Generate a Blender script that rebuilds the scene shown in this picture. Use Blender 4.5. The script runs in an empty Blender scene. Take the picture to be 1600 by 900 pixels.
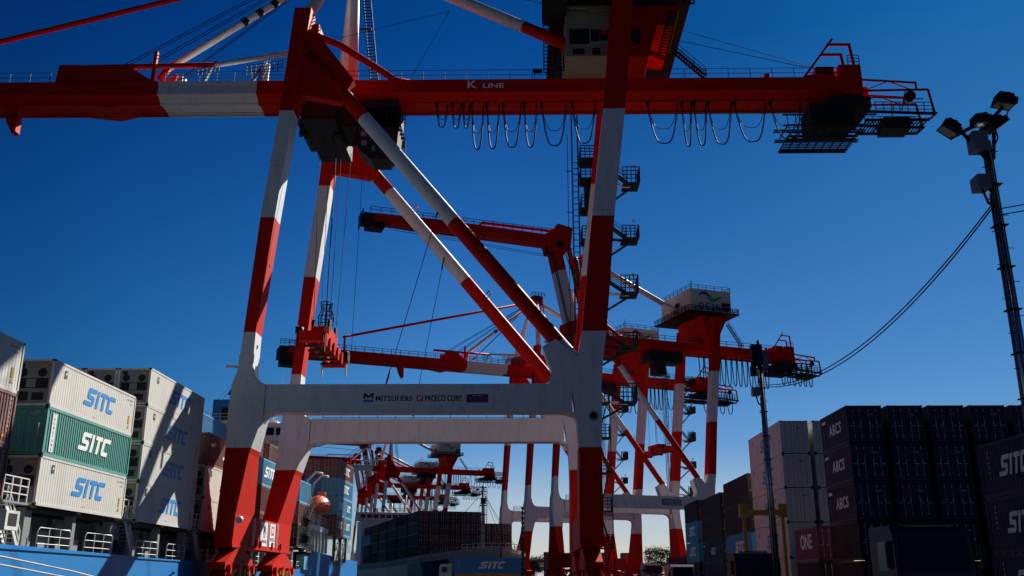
import bpy, math, random
from mathutils import Vector, Matrix
R = math.radians
rnd = random.Random(7)
S = bpy.context.scene
# ------------------------------------------------------------------ camera
H_EYE = 1.7
PITCH = math.atan(460/1490.); YAW = math.atan(21/math.hypot(1490, 460))
cd = bpy.data.cameras.new('camera'); cam = bpy.data.objects.new('camera', cd)
S.collection.objects.link(cam); S.camera = cam
cam.location = (0, 0, H_EYE); cam.rotation_euler = (math.pi/2+PITCH, 0, YAW)
cd.sensor_width = 36; cd.lens = 1490/1600*36; cd.clip_end = 20000; cd.clip_start = .1
# ------------------------------------------------------------------ sky
SUN_AZ, SUN_EL = R(60), R(36)          # azimuth from +X towards +Y
w = bpy.data.worlds.new('World'); S.world = w; w.use_nodes = True
nt = w.node_tree; nt.nodes.clear()
def N(t, kind, **k):
    n = t.nodes.new(kind)
    for a, b in k.items(): setattr(n, a, b)
    return n
out = N(nt, 'ShaderNodeOutputWorld'); bg = N(nt, 'ShaderNodeBackground')
sky = N(nt, 'ShaderNodeTexSky', sky_type='NISHITA', sun_disc=False)
sky.sun_elevation = SUN_EL; sky.sun_rotation = math.pi/2-SUN_AZ; sky.air_density = 1.0; sky.dust_density = 0.35; sky.ozone_density = 4.0
gam = N(nt, 'ShaderNodeGamma'); gam.inputs[1].default_value = 1.0
hsv = N(nt, 'ShaderNodeHueSaturation'); hsv.inputs['Saturation'].default_value = 1.15
tc = N(nt, 'ShaderNodeTexCoord'); sep = N(nt, 'ShaderNodeSeparateXYZ')
mp = N(nt, 'ShaderNodeMapping'); mp.inputs['Scale'].default_value = (3.0, 3.0, 26)
noi = N(nt, 'ShaderNodeTexNoise'); noi.inputs['Scale'].default_value = 1.6; noi.inputs['Detail'].default_value = 6
cr = N(nt, 'ShaderNodeValToRGB'); cr.color_ramp.elements[0].position = .42; cr.color_ramp.elements[1].position = .74
band = N(nt, 'ShaderNodeMapRange'); band.inputs[1].default_value = 0.10; band.inputs[2].default_value = 0.03
mul = N(nt, 'ShaderNodeMath', operation='MULTIPLY'); mul2 = N(nt, 'ShaderNodeMath', operation='MULTIPLY'); mul2.inputs[1].default_value = .75
cmix = N(nt, 'ShaderNodeMixRGB'); cmix.inputs[2].default_value = (5.0, 5.6, 7.2, 1)
L = nt.links.new
L(tc.outputs['Generated'], sep.inputs[0]); L(tc.outputs['Generated'], mp.inputs[0]); L(mp.outputs[0], noi.inputs[0])
L(noi.outputs[0], cr.inputs[0]); L(sep.outputs[2], band.inputs[0]); L(cr.outputs[0], mul.inputs[0]); L(band.outputs[0], mul.inputs[1])
up_ = N(nt, 'ShaderNodeMapRange'); up_.inputs[1].default_value = -.002; up_.inputs[2].default_value = .004; mul3 = N(nt, 'ShaderNodeMath', operation='MULTIPLY')
L(sep.outputs[2], up_.inputs[0]); L(mul.outputs[0], mul3.inputs[0]); L(up_.outputs[0], mul3.inputs[1]); L(mul3.outputs[0], mul2.inputs[0]); L(mul2.outputs[0], cmix.inputs[0])
grd = N(nt, 'ShaderNodeValToRGB'); vmu = N(nt, 'ShaderNodeVectorMath', operation='MULTIPLY')
er = grd.color_ramp; er.elements[0].position = 0; er.elements[0].color = (.80, .74, .80, 1); er.elements[1].position = 1; er.elements[1].color = (.02, .10, .22, 1)
for p_, c_ in ((.08, (.70, .68, .76)), (.13, (.37, .55, .76)), (.2, (.24, .51, .74)), (.35, (.10, .385, .66)), (.52, (.012, .24, .53)), (.7, (.02, .16, .36))):
    e_ = er.elements.new(p_); e_.color = (*c_, 1)
L(sep.outputs[2], grd.inputs[0]); L(grd.outputs[0], vmu.inputs[1]); L(sky.outputs[0], gam.inputs[0]); L(gam.outputs[0], hsv.inputs['Color']); L(hsv.outputs[0], vmu.inputs[0])
dt = N(nt, 'ShaderNodeVectorMath', operation='DOT_PRODUCT'); dt.inputs[1].default_value = (math.cos(SUN_AZ), math.sin(SUN_AZ), .35)   # the sky deepens away from the sun
dmr = N(nt, 'ShaderNodeMapRange'); dmr.inputs[1].default_value = 0; dmr.inputs[2].default_value = 1.2
dmx = N(nt, 'ShaderNodeValToRGB'); e0 = dmx.color_ramp; e0.elements[0].position = 0; e0.elements[0].color = (.03, .15, .28, 1); e0.elements[1].position = 1; e0.elements[1].color = (.6, .68, .74, 1)
for p_, c_ in ((.5, (.30, .62, .70)), (.56, (.45, .76, .83)), (.74, (1, 1, 1)), (.86, (.78, .8, .82))):
    e_ = e0.elements.new(p_); e_.color = (*c_, 1)
vm2 = N(nt, 'ShaderNodeVectorMath', operation='MULTIPLY')
L(tc.outputs['Generated'], dt.inputs[0]); L(dt.outputs['Value'], dmr.inputs[0]); L(dmr.outputs[0], dmx.inputs[0]); L(vmu.outputs[0], vm2.inputs[0]); L(dmx.outputs[0], vm2.inputs[1]); L(vm2.outputs[0], cmix.inputs[1]); L(cmix.outputs[0], bg.inputs[0]); L(bg.outputs[0], out.inputs[0])
bg.inputs[1].default_value = 0.054
sd = bpy.data.lights.new('sun', 'SUN'); sd.energy = 5.0; sd.angle = R(.5); sd.color = (1, .94, .84)
sun = bpy.data.objects.new('sun', sd); S.collection.objects.link(sun)
sv = Vector((math.cos(SUN_AZ)*math.cos(SUN_EL), math.sin(SUN_AZ)*math.cos(SUN_EL), math.sin(SUN_EL)))
sun.rotation_euler = sv.to_track_quat('Z', 'Y').to_euler()
S.view_settings.view_transform = 'Standard'; S.view_settings.look = 'None'; S.view_settings.gamma = 1
S.view_settings.exposure = 0.8
# ------------------------------------------------------------------ materials
MATS = {}
def mat(name, col, rough=.5, metal=0., dirt=.25, dcol=None, scale=.6, streak=True, bump=0., spec=.5):
    """procedural paint: base colour broken up by streaky grime and fine noise"""
    if name in MATS: return MATS[name]
    m = bpy.data.materials.new(name); m.use_nodes = True; t = m.node_tree; b = t.nodes['Principled BSDF']
    l = t.links.new
    c = N(t, 'ShaderNodeTexCoord'); mpn = N(t, 'ShaderNodeMapping')
    mpn.inputs['Scale'].default_value = (scale*2.5, scale*2.5, scale*.5) if streak else (scale,)*3
    n1 = N(t, 'ShaderNodeTexNoise'); n1.inputs['Scale'].default_value = 1.3; n1.inputs['Detail'].default_value = 7; n1.inputs['Roughness'].default_value = .65
    rp = N(t, 'ShaderNodeValToRGB'); rp.color_ramp.elements[0].position = .5; rp.color_ramp.elements[1].position = .78
    mx = N(t, 'ShaderNodeMixRGB'); mx.inputs[1].default_value = (*col, 1)
    d = dcol or (col[0]*.45+.03, col[1]*.4+.02, col[2]*.35+.015); mx.inputs[2].default_value = (*d, 1)
    ml = N(t, 'ShaderNodeMath', operation='MULTIPLY'); ml.inputs[1].default_value = dirt
    n2 = N(t, 'ShaderNodeTexNoise'); n2.inputs['Scale'].default_value = 9*scale; n2.inputs['Detail'].default_value = 4
    mr = N(t, 'ShaderNodeMapRange'); mr.inputs[3].default_value = .88; mr.inputs[4].default_value = 1.1
    vm = N(t, 'ShaderNodeVectorMath', operation='SCALE')
    l(c.outputs['Object'], mpn.inputs[0]); l(mpn.outputs[0], n1.inputs[0]); l(n1.outputs[0], rp.inputs[0]); l(rp.outputs[0], ml.inputs[0]); l(ml.outputs[0], mx.inputs[0])
    l(c.outputs['Object'], n2.inputs[0]); l(n2.outputs[0], mr.inputs[0]); l(mx.outputs[0], vm.inputs[0]); l(mr.outputs[0], vm.inputs[3]); l(vm.outputs[0], b.inputs['Base Color'])
    rr = N(t, 'ShaderNodeMapRange'); rr.inputs[3].default_value = max(.05, rough-.1); rr.inputs[4].default_value = min(1, rough+.15)
    l(n1.outputs[0], rr.inputs[0]); l(rr.outputs[0], b.inputs['Roughness'])
    b.inputs['Metallic'].default_value = metal; b.inputs['Specular IOR Level'].default_value = spec
    if bump:
        bp = N(t, 'ShaderNodeBump'); bp.inputs['Strength'].default_value = bump; bp.inputs['Distance'].default_value = .02
        l(n2.outputs[0], bp.inputs['Height']); l(bp.outputs[0], b.inputs['Normal'])
    MATS[name] = m; return m
RED = mat('crane_red_paint', (.54, .012, .002), .55, dirt=.6, dcol=(.24, .015, .006), spec=.08, scale=.45)
WHT = mat('crane_white_paint', (.68, .72, .74), .42, dirt=.55, dcol=(.36, .33, .29), spec=.3, scale=.45)
DKM = mat('dark_steel', (.022, .023, .027), .6, metal=.0, spec=.15)
BLK = mat('black_rubber', (.012, .012, .013), .6, spec=.2)
GALV = mat('galvanised_steel', (.42, .43, .44), .4, metal=.6, dirt=.2)
GREY = mat('grey_deck_paint', (.20, .215, .23), .55, dirt=.3)
BEIGE = mat('beige_house_wall', (.30, .26, .17), .55, dirt=.3)
HOUSE = mat('pale_house_wall', (.55, .60, .50), .5, dirt=.2)
SHIPW = mat('ship_white_paint', (.66, .68, .68), .45, dirt=.25)
HULL = mat('hull_blue_paint', (.015, .19, .50), .4, dirt=.35, dcol=(.02, .11, .28), scale=.25, spec=.3)
HULLD = mat('hull_dark_paint', (.012, .035, .07), .45, dirt=.3, scale=.2)
HULLG = mat('hull_grey_paint', (.33, .32, .29), .5, dirt=.3, scale=.2)
NAVYP = mat('navy_sign', (.02, .025, .12), .4, dirt=0)
YEL = mat('yellow_paint', (.52, .28, .01), .45, dirt=.3)
ORG = mat('lifeboat_orange', (.72, .12, .03), .38, dirt=.3)
GLS = mat('dark_glass', (.006, .01, .016), .2, dirt=0, spec=.35)
TEAL = mat('cab_green_paint', (.35, .55, .48), .4, dirt=.2)
CABB = mat('cab_blue_paint', (.012, .03, .045), .5, dirt=.2)
TXB = mat('logo_blue', (.0, .22, .60), .45, dirt=.12, dcol=(.1, .3, .5))
TXW = mat('logo_white', (.78, .80, .80), .45, dirt=.1)
TXK = mat('print_black', (.02, .02, .025), .5, dirt=.05)
TXR = mat('print_red', (.6, .06, .04), .5, dirt=.05)
TXG = mat('emblem_green', (.02, .28, .14), .5, dirt=.05)
TXN = mat('emblem_blue', (.02, .08, .34), .5, dirt=.05)
ROPE = mat('mooring_rope_fibre', (.5, .45, .36), .8, dirt=.4, bump=.4)
CONT = {
 'white':  mat('container_white', (.56, .56, .53), .5, dirt=.55, dcol=(.36, .29, .20), scale=.35),
 'teal':   mat('container_teal', (.055, .30, .255), .5, dirt=.5, dcol=(.10, .13, .09), scale=.35),
 'brown':  mat('container_brown', (.19, .065, .055), .55, dirt=.45, dcol=(.10, .045, .035), scale=.35),
 'blue':   mat('container_blue', (.03, .22, .48), .5, dirt=.3, dcol=(.03, .13, .3), scale=.35),
 'skyblue':mat('container_pale_blue', (.10, .36, .55), .5, dirt=.3, dcol=(.08, .22, .36), scale=.35),
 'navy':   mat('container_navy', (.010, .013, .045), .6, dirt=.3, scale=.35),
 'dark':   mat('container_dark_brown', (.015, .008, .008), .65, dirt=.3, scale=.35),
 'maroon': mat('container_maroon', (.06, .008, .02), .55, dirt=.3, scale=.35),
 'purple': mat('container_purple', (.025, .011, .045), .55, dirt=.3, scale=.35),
 'magenta':mat('container_magenta', (.14, .008, .04), .5, dirt=.25, scale=.35),
 'grey':   mat('container_grey', (.30, .31, .32), .5, dirt=.3, scale=.35),
}
# ------------------------------------------------------------------ mesh builder
class MB:
    def __init__(s): s.v = []; s.f = []; s.m = []; s.sm = []; s.mats = []
    def mi(s, m):
        if m not in s.mats: s.mats.append(m)
        return s.mats.index(m)
    def face(s, pts, m, smooth=False):
        b = len(s.v); s.v += [tuple(p) for p in pts]; s.f.append(tuple(range(b, b+len(pts)))); s.m.append(s.mi(m)); s.sm.append(smooth)
    def hexa(s, P, m):
        """P: 8 corners, bottom ring 0-3 ccw then top ring 4-7"""
        b = len(s.v); s.v += [tuple(p) for p in P]; k = s.mi(m)
        for q in ((3, 2, 1, 0), (4, 5, 6, 7), (0, 1, 5, 4), (1, 2, 6, 5), (2, 3, 7, 6), (3, 0, 4, 7)):
            s.f.append(tuple(b+i for i in q)); s.m.append(k); s.sm.append(False)
    def box(s, x0, x1, y0, y1, z0, z1, m):
        s.hexa([(x0, y0, z0), (x1, y0, z0), (x1, y1, z0), (x0, y1, z0), (x0, y0, z1), (x1, y0, z1), (x1, y1, z1), (x0, y1, z1)], m)
    def bar(s, p, q, a, b, m, up=(0, 0, 1)):
        """rectangular bar p->q, a wide (sideways), b deep (towards up)"""
        p = Vector(p); q = Vector(q); d = (q-p).normalized(); up = Vector(up)
        if abs(d.dot(up)) > .98: up = Vector((0, 1, 0))
        r = d.cross(up).normalized()*a/2; u = r.cross(d).normalized()*b/2
        s.hexa([p-r-u, p+r-u, q+r-u, q-r-u, p-r+u, p+r+u, q+r+u, q-r+u], m)
    def tube(s, pts, r, m, n=8, cap=True, r2=None):
        pts = [Vector(p) for p in pts]; k = s.mi(m); rings = []
        ref = Vector((0, 0, 1))
        d0 = (pts[1]-pts[0]).normalized()
        if abs(d0.dot(ref)) > .9: ref = Vector((0, 1, 0))
        for i, p in enumerate(pts):
            d = (pts[min(i+1, len(pts)-1)]-pts[max(i-1, 0)]).normalized()
            a = d.cross(ref)
            if a.length < 1e-4: a = d.cross(Vector((1, 0, 0)))
            a.normalize(); b = a.cross(d)
            rr = r if r2 is None else r+(r2-r)*i/(len(pts)-1)
            base = len(s.v)
            for j in range(n):
                t = 2*math.pi*j/n; s.v.append(tuple(p+a*math.cos(t)*rr+b*math.sin(t)*rr))
            rings.append(base)
        for i in range(len(rings)-1):
            for j in range(n):
                s.f.append((rings[i]+j, rings[i]+(j+1) % n, rings[i+1]+(j+1) % n, rings[i+1]+j)); s.m.append(k); s.sm.append(n > 5)
        if cap:
            s.f.append(tuple(rings[0]+j for j in range(n))[::-1]); s.m.append(k); s.sm.append(False)
            s.f.append(tuple(rings[-1]+j for j in range(n))); s.m.append(k); s.sm.append(False)
    def prism(s, poly, y0, y1, m, axis='y'):
        """polygon in the xz plane extruded along y (or yz along x / xy along z)"""
        def P(a, b, c): return (a, c, b) if axis == 'y' else ((c, a, b) if axis == 'x' else (a, b, c))
        n = len(poly); b = len(s.v); k = s.mi(m)
        s.v += [P(a, c, y0) for a, c in poly]+[P(a, c, y1) for a, c in poly]
        s.f.append(tuple(range(b, b+n))); s.f.append(tuple(range(b+n, b+2*n))[::-1])
        s.m += [k, k]; s.sm += [False]*2
        for i in range(n):
            s.f.append((b+i, b+n+i, b+n+(i+1) % n, b+(i+1) % n)); s.m.append(k); s.sm.append(False)
    def loft(s, rings, matf, closed=True):
        """rings: (z,x0,x1,y0,y1); matf(zmid) gives material"""
        for a, c in zip(rings, rings[1:]):
            q = lambda r: [(r[1], r[3], r[0]), (r[2], r[3], r[0]), (r[2], r[4], r[0]), (r[1], r[4], r[0])]
            A, B = q(a), q(c); m = matf((a[0]+c[0])/2)
            for i in range(4): s.face([A[i], A[(i+1) % 4], B[(i+1) % 4], B[i]], m)
        a, c = rings[0], rings[-1]
        s.face([(a[1], a[3], a[0]), (a[1], a[4], a[0]), (a[2], a[4], a[0]), (a[2], a[3], a[0])], matf(a[0]))
        s.face([(c[1], c[3], c[0]), (c[2], c[3], c[0]), (c[2], c[4], c[0]), (c[1], c[4], c[0])], matf(c[0]))
    def rail(s, pts, m, h=1.1, step=2.0, r=.03, mids=2):
        """handrail over a polyline"""
        pts = [Vector(p) for p in pts]
        for k in range(mids+1):
            z = h*(k+1)/(mids+1)
            for a, b in zip(pts, pts[1:]): s.bar(a+Vector((0, 0, z)), b+Vector((0, 0, z)), r*2, r*2, m)
        for a, b in zip(pts, pts[1:]):
            n = max(1, round((b-a).length/step))
            for i in range(n+1):
                p = a+(b-a)*i/n; s.bar(p, p+Vector((0, 0, h)), r*2.2, r*2.2, m)
    def ladder(s, p, q, wd, m, side=(0, 1, 0), step=.35, r=.03):
        p = Vector(p); q = Vector(q); sd = Vector(side).normalized()*wd/2; n = max(2, int((q-p).length/step))
        s.bar(p-sd, q-sd, r*2, r*2, m); s.bar(p+sd, q+sd, r*2, r*2, m)
        for i in range(n+1):
            c = p+(q-p)*i/n; s.bar(c-sd, c+sd, r*1.6, r*1.6, m)
    def stair(s, p, q, wd, m, side=(0, 1, 0), rails=True):
        p = Vector(p); q = Vector(q); sd = Vector(side).normalized()*wd/2; n = max(3, int(abs(q.z-p.z)/.22))
        for k in (-1, 1):
            s.bar(p+sd*k, q+sd*k, .06, .22, m)
            if rails: s.rail([p+sd*k, q+sd*k], m, 1.0, 1.6, .022, 1)
        for i in range(n):
            c = p+(q-p)*(i+.5)/n; t = (q-p); t.z = 0; t = t.normalized()*.13 if t.length > 1e-3 else Vector((.13, 0, 0))
            s.bar(c-sd, c+sd, .24, .04, m)
    def build(s, name, parent=None, loc=(0, 0, 0), rot=0):
        me = bpy.data.meshes.new(name); me.from_pydata(s.v, [], s.f)
        for m in s.mats: me.materials.append(m)
        me.polygons.foreach_set('material_index', s.m); me.polygons.foreach_set('use_smooth', s.sm); me.update()
        o = bpy.data.objects.new(name, me); S.collection.objects.link(o)
        o.location = loc; o.rotation_euler = (0, 0, rot)
        if parent: o.parent = parent
        return o
def tag(o, label, cat, group=None, kind=None):
    if label: o['label'] = label
    if cat: o['category'] = cat
    if group: o['group'] = group
    if kind: o['kind'] = kind
    return o
def empty(name, loc, rz=0, label=None, cat=None, group=None):
    o = bpy.data.objects.new(name, None); S.collection.objects.link(o); o.location = loc; o.rotation_euler = (0, 0, rz); o.empty_display_size = .5
    return tag(o, label, cat, group)
def copy_tree(o, parent=None, skip=()):
    c = o.copy(); S.collection.objects.link(c); c.parent = parent
    for ch in list(o.children):
        if ch.name.split('.')[0] not in skip: copy_tree(ch, c, skip)
    return c
def frame_m(o, right, up):
    r = Vector(right).normalized(); u = Vector(up).normalized(); n = r.cross(u)
    return Matrix(((r.x, u.x, n.x, o[0]), (r.y, u.y, n.y, o[1]), (r.z, u.z, n.z, o[2]), (0, 0, 0, 1)))
def add_text(mb, txt, size, M, m, bold=.0, align='CENTER', shear=0, sx=1.0, ext=0.004, spacing=1, width=None):
    c = bpy.data.curves.new('t', 'FONT'); c.body = txt; c.size = size; c.align_x = align; c.align_y = 'CENTER'; c.offset = bold*size
    c.shear = shear; c.space_character = spacing; c.resolution_u = 3
    o = bpy.data.objects.new('t', c); S.collection.objects.link(o)
    bpy.context.view_layer.update()
    me = bpy.data.meshes.new_from_object(o.evaluated_get(bpy.context.evaluated_depsgraph_get()))
    b = len(mb.v); k = mb.mi(m)
    if width:
        xs = [v.co.x for v in me.vertices]; sx = width/(max(xs)-min(xs))
    for v in me.vertices: mb.v.append(tuple(M @ Vector((v.co.x*sx, v.co.y, ext))))
    for p in me.polygons: mb.f.append(tuple(b+i for i in p.vertices)); mb.m.append(k); mb.sm.append(False)
    bpy.data.objects.remove(o); bpy.data.curves.remove(c); bpy.data.meshes.remove(me)
GLYPH = {
 'S': [(-.18, 0), (.66, 0), (.80, .14), (.80, .48), (.68, .60), (.30, .60), (.30, .77), (.92, .77), (.92, 1), (.14, 1), (.03, .89), (.03, .50), (.14, .38), (.54, .38), (.54, .23), (-.18, .23)],
 'I': [(1.03, 0), (1.28, 0), (1.28, 1), (1.03, 1)],
 'T': [(1.66, 0), (1.91, 0), (1.91, .77), (2.16, .77), (2.16, 1), (1.42, 1), (1.42, .77), (1.66, .77)],
 'C': [(2.34, 0), (2.95, 0), (2.95, .24), (2.48, .24), (2.48, .77), (3.06, .77), (3.06, 1), (2.36, 1), (2.23, .88), (2.23, .12)]}
def add_sitc(mb, h, wd, M, m):
    for k, pl in GLYPH.items():
        pts = [M @ Vector(((x-1.43)*wd/3.5+(y-.5)*h*.27, (y-.5)*h, .006)) for x, y in pl]
        mb.face(pts, m)
def gz(y):                                      # the yard climbs a little towards the far berth
    t = min(1, max(0, (y-50)/90.)); return .4+1.3*t*t*(3-2*t)
# ------------------------------------------------------------------ ground, quay and water
gm = mat('asphalt', (.03, .03, .032), .9, dirt=.5, scale=.15, streak=False, bump=.4, spec=.08)
g = MB(); ys = [-60, 0, 30, 50, 65, 80, 95, 110, 125, 140, 178]
for a, b in zip(ys, ys[1:]): g.face([(-26.6, a, gz(a)), (500, a, gz(a)), (500, b, gz(b)), (-26.6, b, gz(b))], gm)
g.face([(-26.6, 178, gz(178)), (500, 178, gz(178)), (3000, 3000, 1.7), (6000, 3000, 1.7), (6000, 7000, 1.7), (-2325, 7000, 1.7), (13.5, 178.2, 1.7)], gm)
g.face([(500, 178, 1.7), (500, -60, .4), (6000, -60, .4), (6000, 3000, 1.7), (3000, 3000, 1.7)], gm)
g.face([(-26.6, -60, .4), (-26.6, -6000, .4), (6000, -6000, .4), (6000, -60, .4)], gm)
tag(g.build('ground'), None, None, kind='structure')
q = MB(); cm = mat('quay_concrete', (.20, .195, .185), .8, dirt=.5, scale=.3, bump=.3)
for a, b in zip(ys, ys[1:]): q.face([(-26.6, a, gz(a)), (-26.6, b, gz(b)), (-26.6, b, -4), (-26.6, a, -4)], cm); q.face([(-26.6, a, gz(a)+.005), (-25.9, a, gz(a)+.005), (-25.9, b, gz(b)+.005), (-26.6, b, gz(b)+.005)], cm)
q.face([(-26.6, 178, 1.7), (13.5, 178.2, 1.7), (13.5, 178.2, -4), (-26.6, 178, -4)], cm)
q.face([(13.5, 178.2, 1.7), (-2325, 7000, 1.7), (-2325, 7000, -4), (13.5, 178.2, -4)], cm)
tag(q.build('quay_edge'), None, None, kind='structure')
wm = mat('sea_water', (.008, .02, .03), .2, dirt=0, bump=.6, scale=.4, spec=.3)
wt = MB(); wt.face([(-9000, -7000, -2.4), (60, -7000, -2.4), (60, 9000, -2.4), (-9000, 9000, -2.4)], wm)
tag(wt.build('water'), None, None, kind='structure')

# ------------------------------------------------------------------ containers
CB = {}
def cont_mesh(Ln, H, col):
    k = (Ln, H, col)
    if k in CB: return CB[k]
    b = MB(); m = CONT[col]; W = 1.219; reef = col == 'white'
    pitch, dep = (.28, .012) if reef else (.28, .036)
    n = int((Ln-.24)/pitch); y0 = .12; p = (Ln-.24)/n; zb, zt = .17, H-.13
    for s in (-1, 1):
        prof = []
        for i in range(n):
            y = y0+i*p
            prof += [(y, 0), (y+p*.30, 0), (y+p*.48, 1), (y+p*.80, 1)]
        prof.append((y0+n*p, 0))
        for (ya, a), (yb, c) in zip(prof, prof[1:]):
            xa = s*(W-.02-a*dep); xb = s*(W-.02-c*dep)
            P = [(xa, ya, zb), (xb, yb, zb), (xb, yb, zt), (xa, ya, zt)]
            b.face(P if s > 0 else P[::-1], m)
        b.bar((s*(W-.06), 0, .085), (s*(W-.06), Ln, .085), .12, .17, m); b.bar((s*(W-.05), 0, H-.065), (s*(W-.05), Ln, H-.065), .10, .13, m)
        for y in (.07, Ln-.07):
            b.box(s*W-.0 if s < 0 else W-.15, -W+.15 if s < 0 else W, y-.069, y+.069, .12, H-.12, m)
            for z in (.06, H-.06): b.box(*( (-W-.004, -W+.17) if s < 0 else (W-.17, W+.004)), y-.08, y+.08, z-.06, z+.062, DKM)
    nr = int(Ln/.6)
    for i in range(nr):
        ya = Ln*i/nr; yb = Ln*(i+1)/nr; ym = (ya+yb)/2
        b.face([(-W+.1, ya, H-.03), (W-.1, ya, H-.03), (W-.1, ym, H-.05), (-W+.1, ym, H-.05)], m); b.face([(-W+.1, ym, H-.05), (W-.1, ym, H-.05), (W-.1, yb, H-.03), (-W+.1, yb, H-.03)], m)
    b.face([(-W+.05, 0.02, .15), (-W+.05, Ln-.02, .15), (W-.05, Ln-.02, .15), (W-.05, 0.02, .15)], DKM)
    b.face([(-W+.12, Ln-.05, .1), (-W+.12, Ln-.05, H-.05), (W-.12, Ln-.05, H-.05), (W-.12, Ln-.05, .1)], m)
    b.box(-W+.15, W-.15, .0, .1, H-.14, H-.01, m); b.box(-W+.15, W-.15, .0, .1, .02, .17, m)
    o = b.build('tmp'); me = o.data; me.name = 'container_shell'; bpy.data.objects.remove(o); CB[k] = me; return me
def pmesh(key, fn):
    if key not in CB:
        b = MB(); fn(b); o = b.build('tmp'); CB[key] = o.data; bpy.data.objects.remove(o)
    return CB[key]
def door(b, s, H, col):
    m = CONT[col]; a, c = (.012, 1.06) if s > 0 else (-1.06, -.012)
    nz = 5
    b.box(a, c, .045, .08, .19, H-.16, m)
    for i in range(nz):
        z = .3+i*(H-.5)/nz; b.box(a+.08, c-.08, .03, .046, z, z+(H-.5)/nz*.62, m)
    for fx in (.28, .74):
        x = s*(.012+fx*1.05); b.tube([(x, .0, .1), (x, .0, H-.1)], .02, GALV, 6)
        for z in (.35, H*.5, H-.4): b.box(x-.05, x+.05, -.02, .03, z, z+.09, GALV)
        b.bar((x, -.02, 1.15), (x+.28*s, -.02, 1.10), .03, .05, GALV)
    if s > 0: b.box(.2, .62, .022, .03, H-.7, H-.56, GREY)
def cooler(b, H):
    m = GREY
    b.box(-1.06, 1.06, .06, .08, .19, H-.16, m)
    b.box(-.98, .98, .02, .06, .25, .95, m); b.box(-.85, -.1, .0, .02, .32, .85, DKM); b.box(.1, .8, .0, .02, .35, .8, DKM)
    b.box(-.95, .95, .03, .06, 1.05, 1.65, DKM); b.box(-.3, .25, .0, .03, 1.1, 1.6, GREY)
    for x in (-.6, .55):
        b.tube([(x, .03, 1.98), (x, .05, 1.98)], .26, DKM, 16); b.tube([(x, .015, 1.98), (x, .03, 1.98)], .28, GREY, 16, cap=False)
    b.box(-.9, -.55, .02, .06, H-.5, H-.25, DKM); b.box(.5, .85, .02, .06, H-.45, H-.3, YEL)
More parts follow.
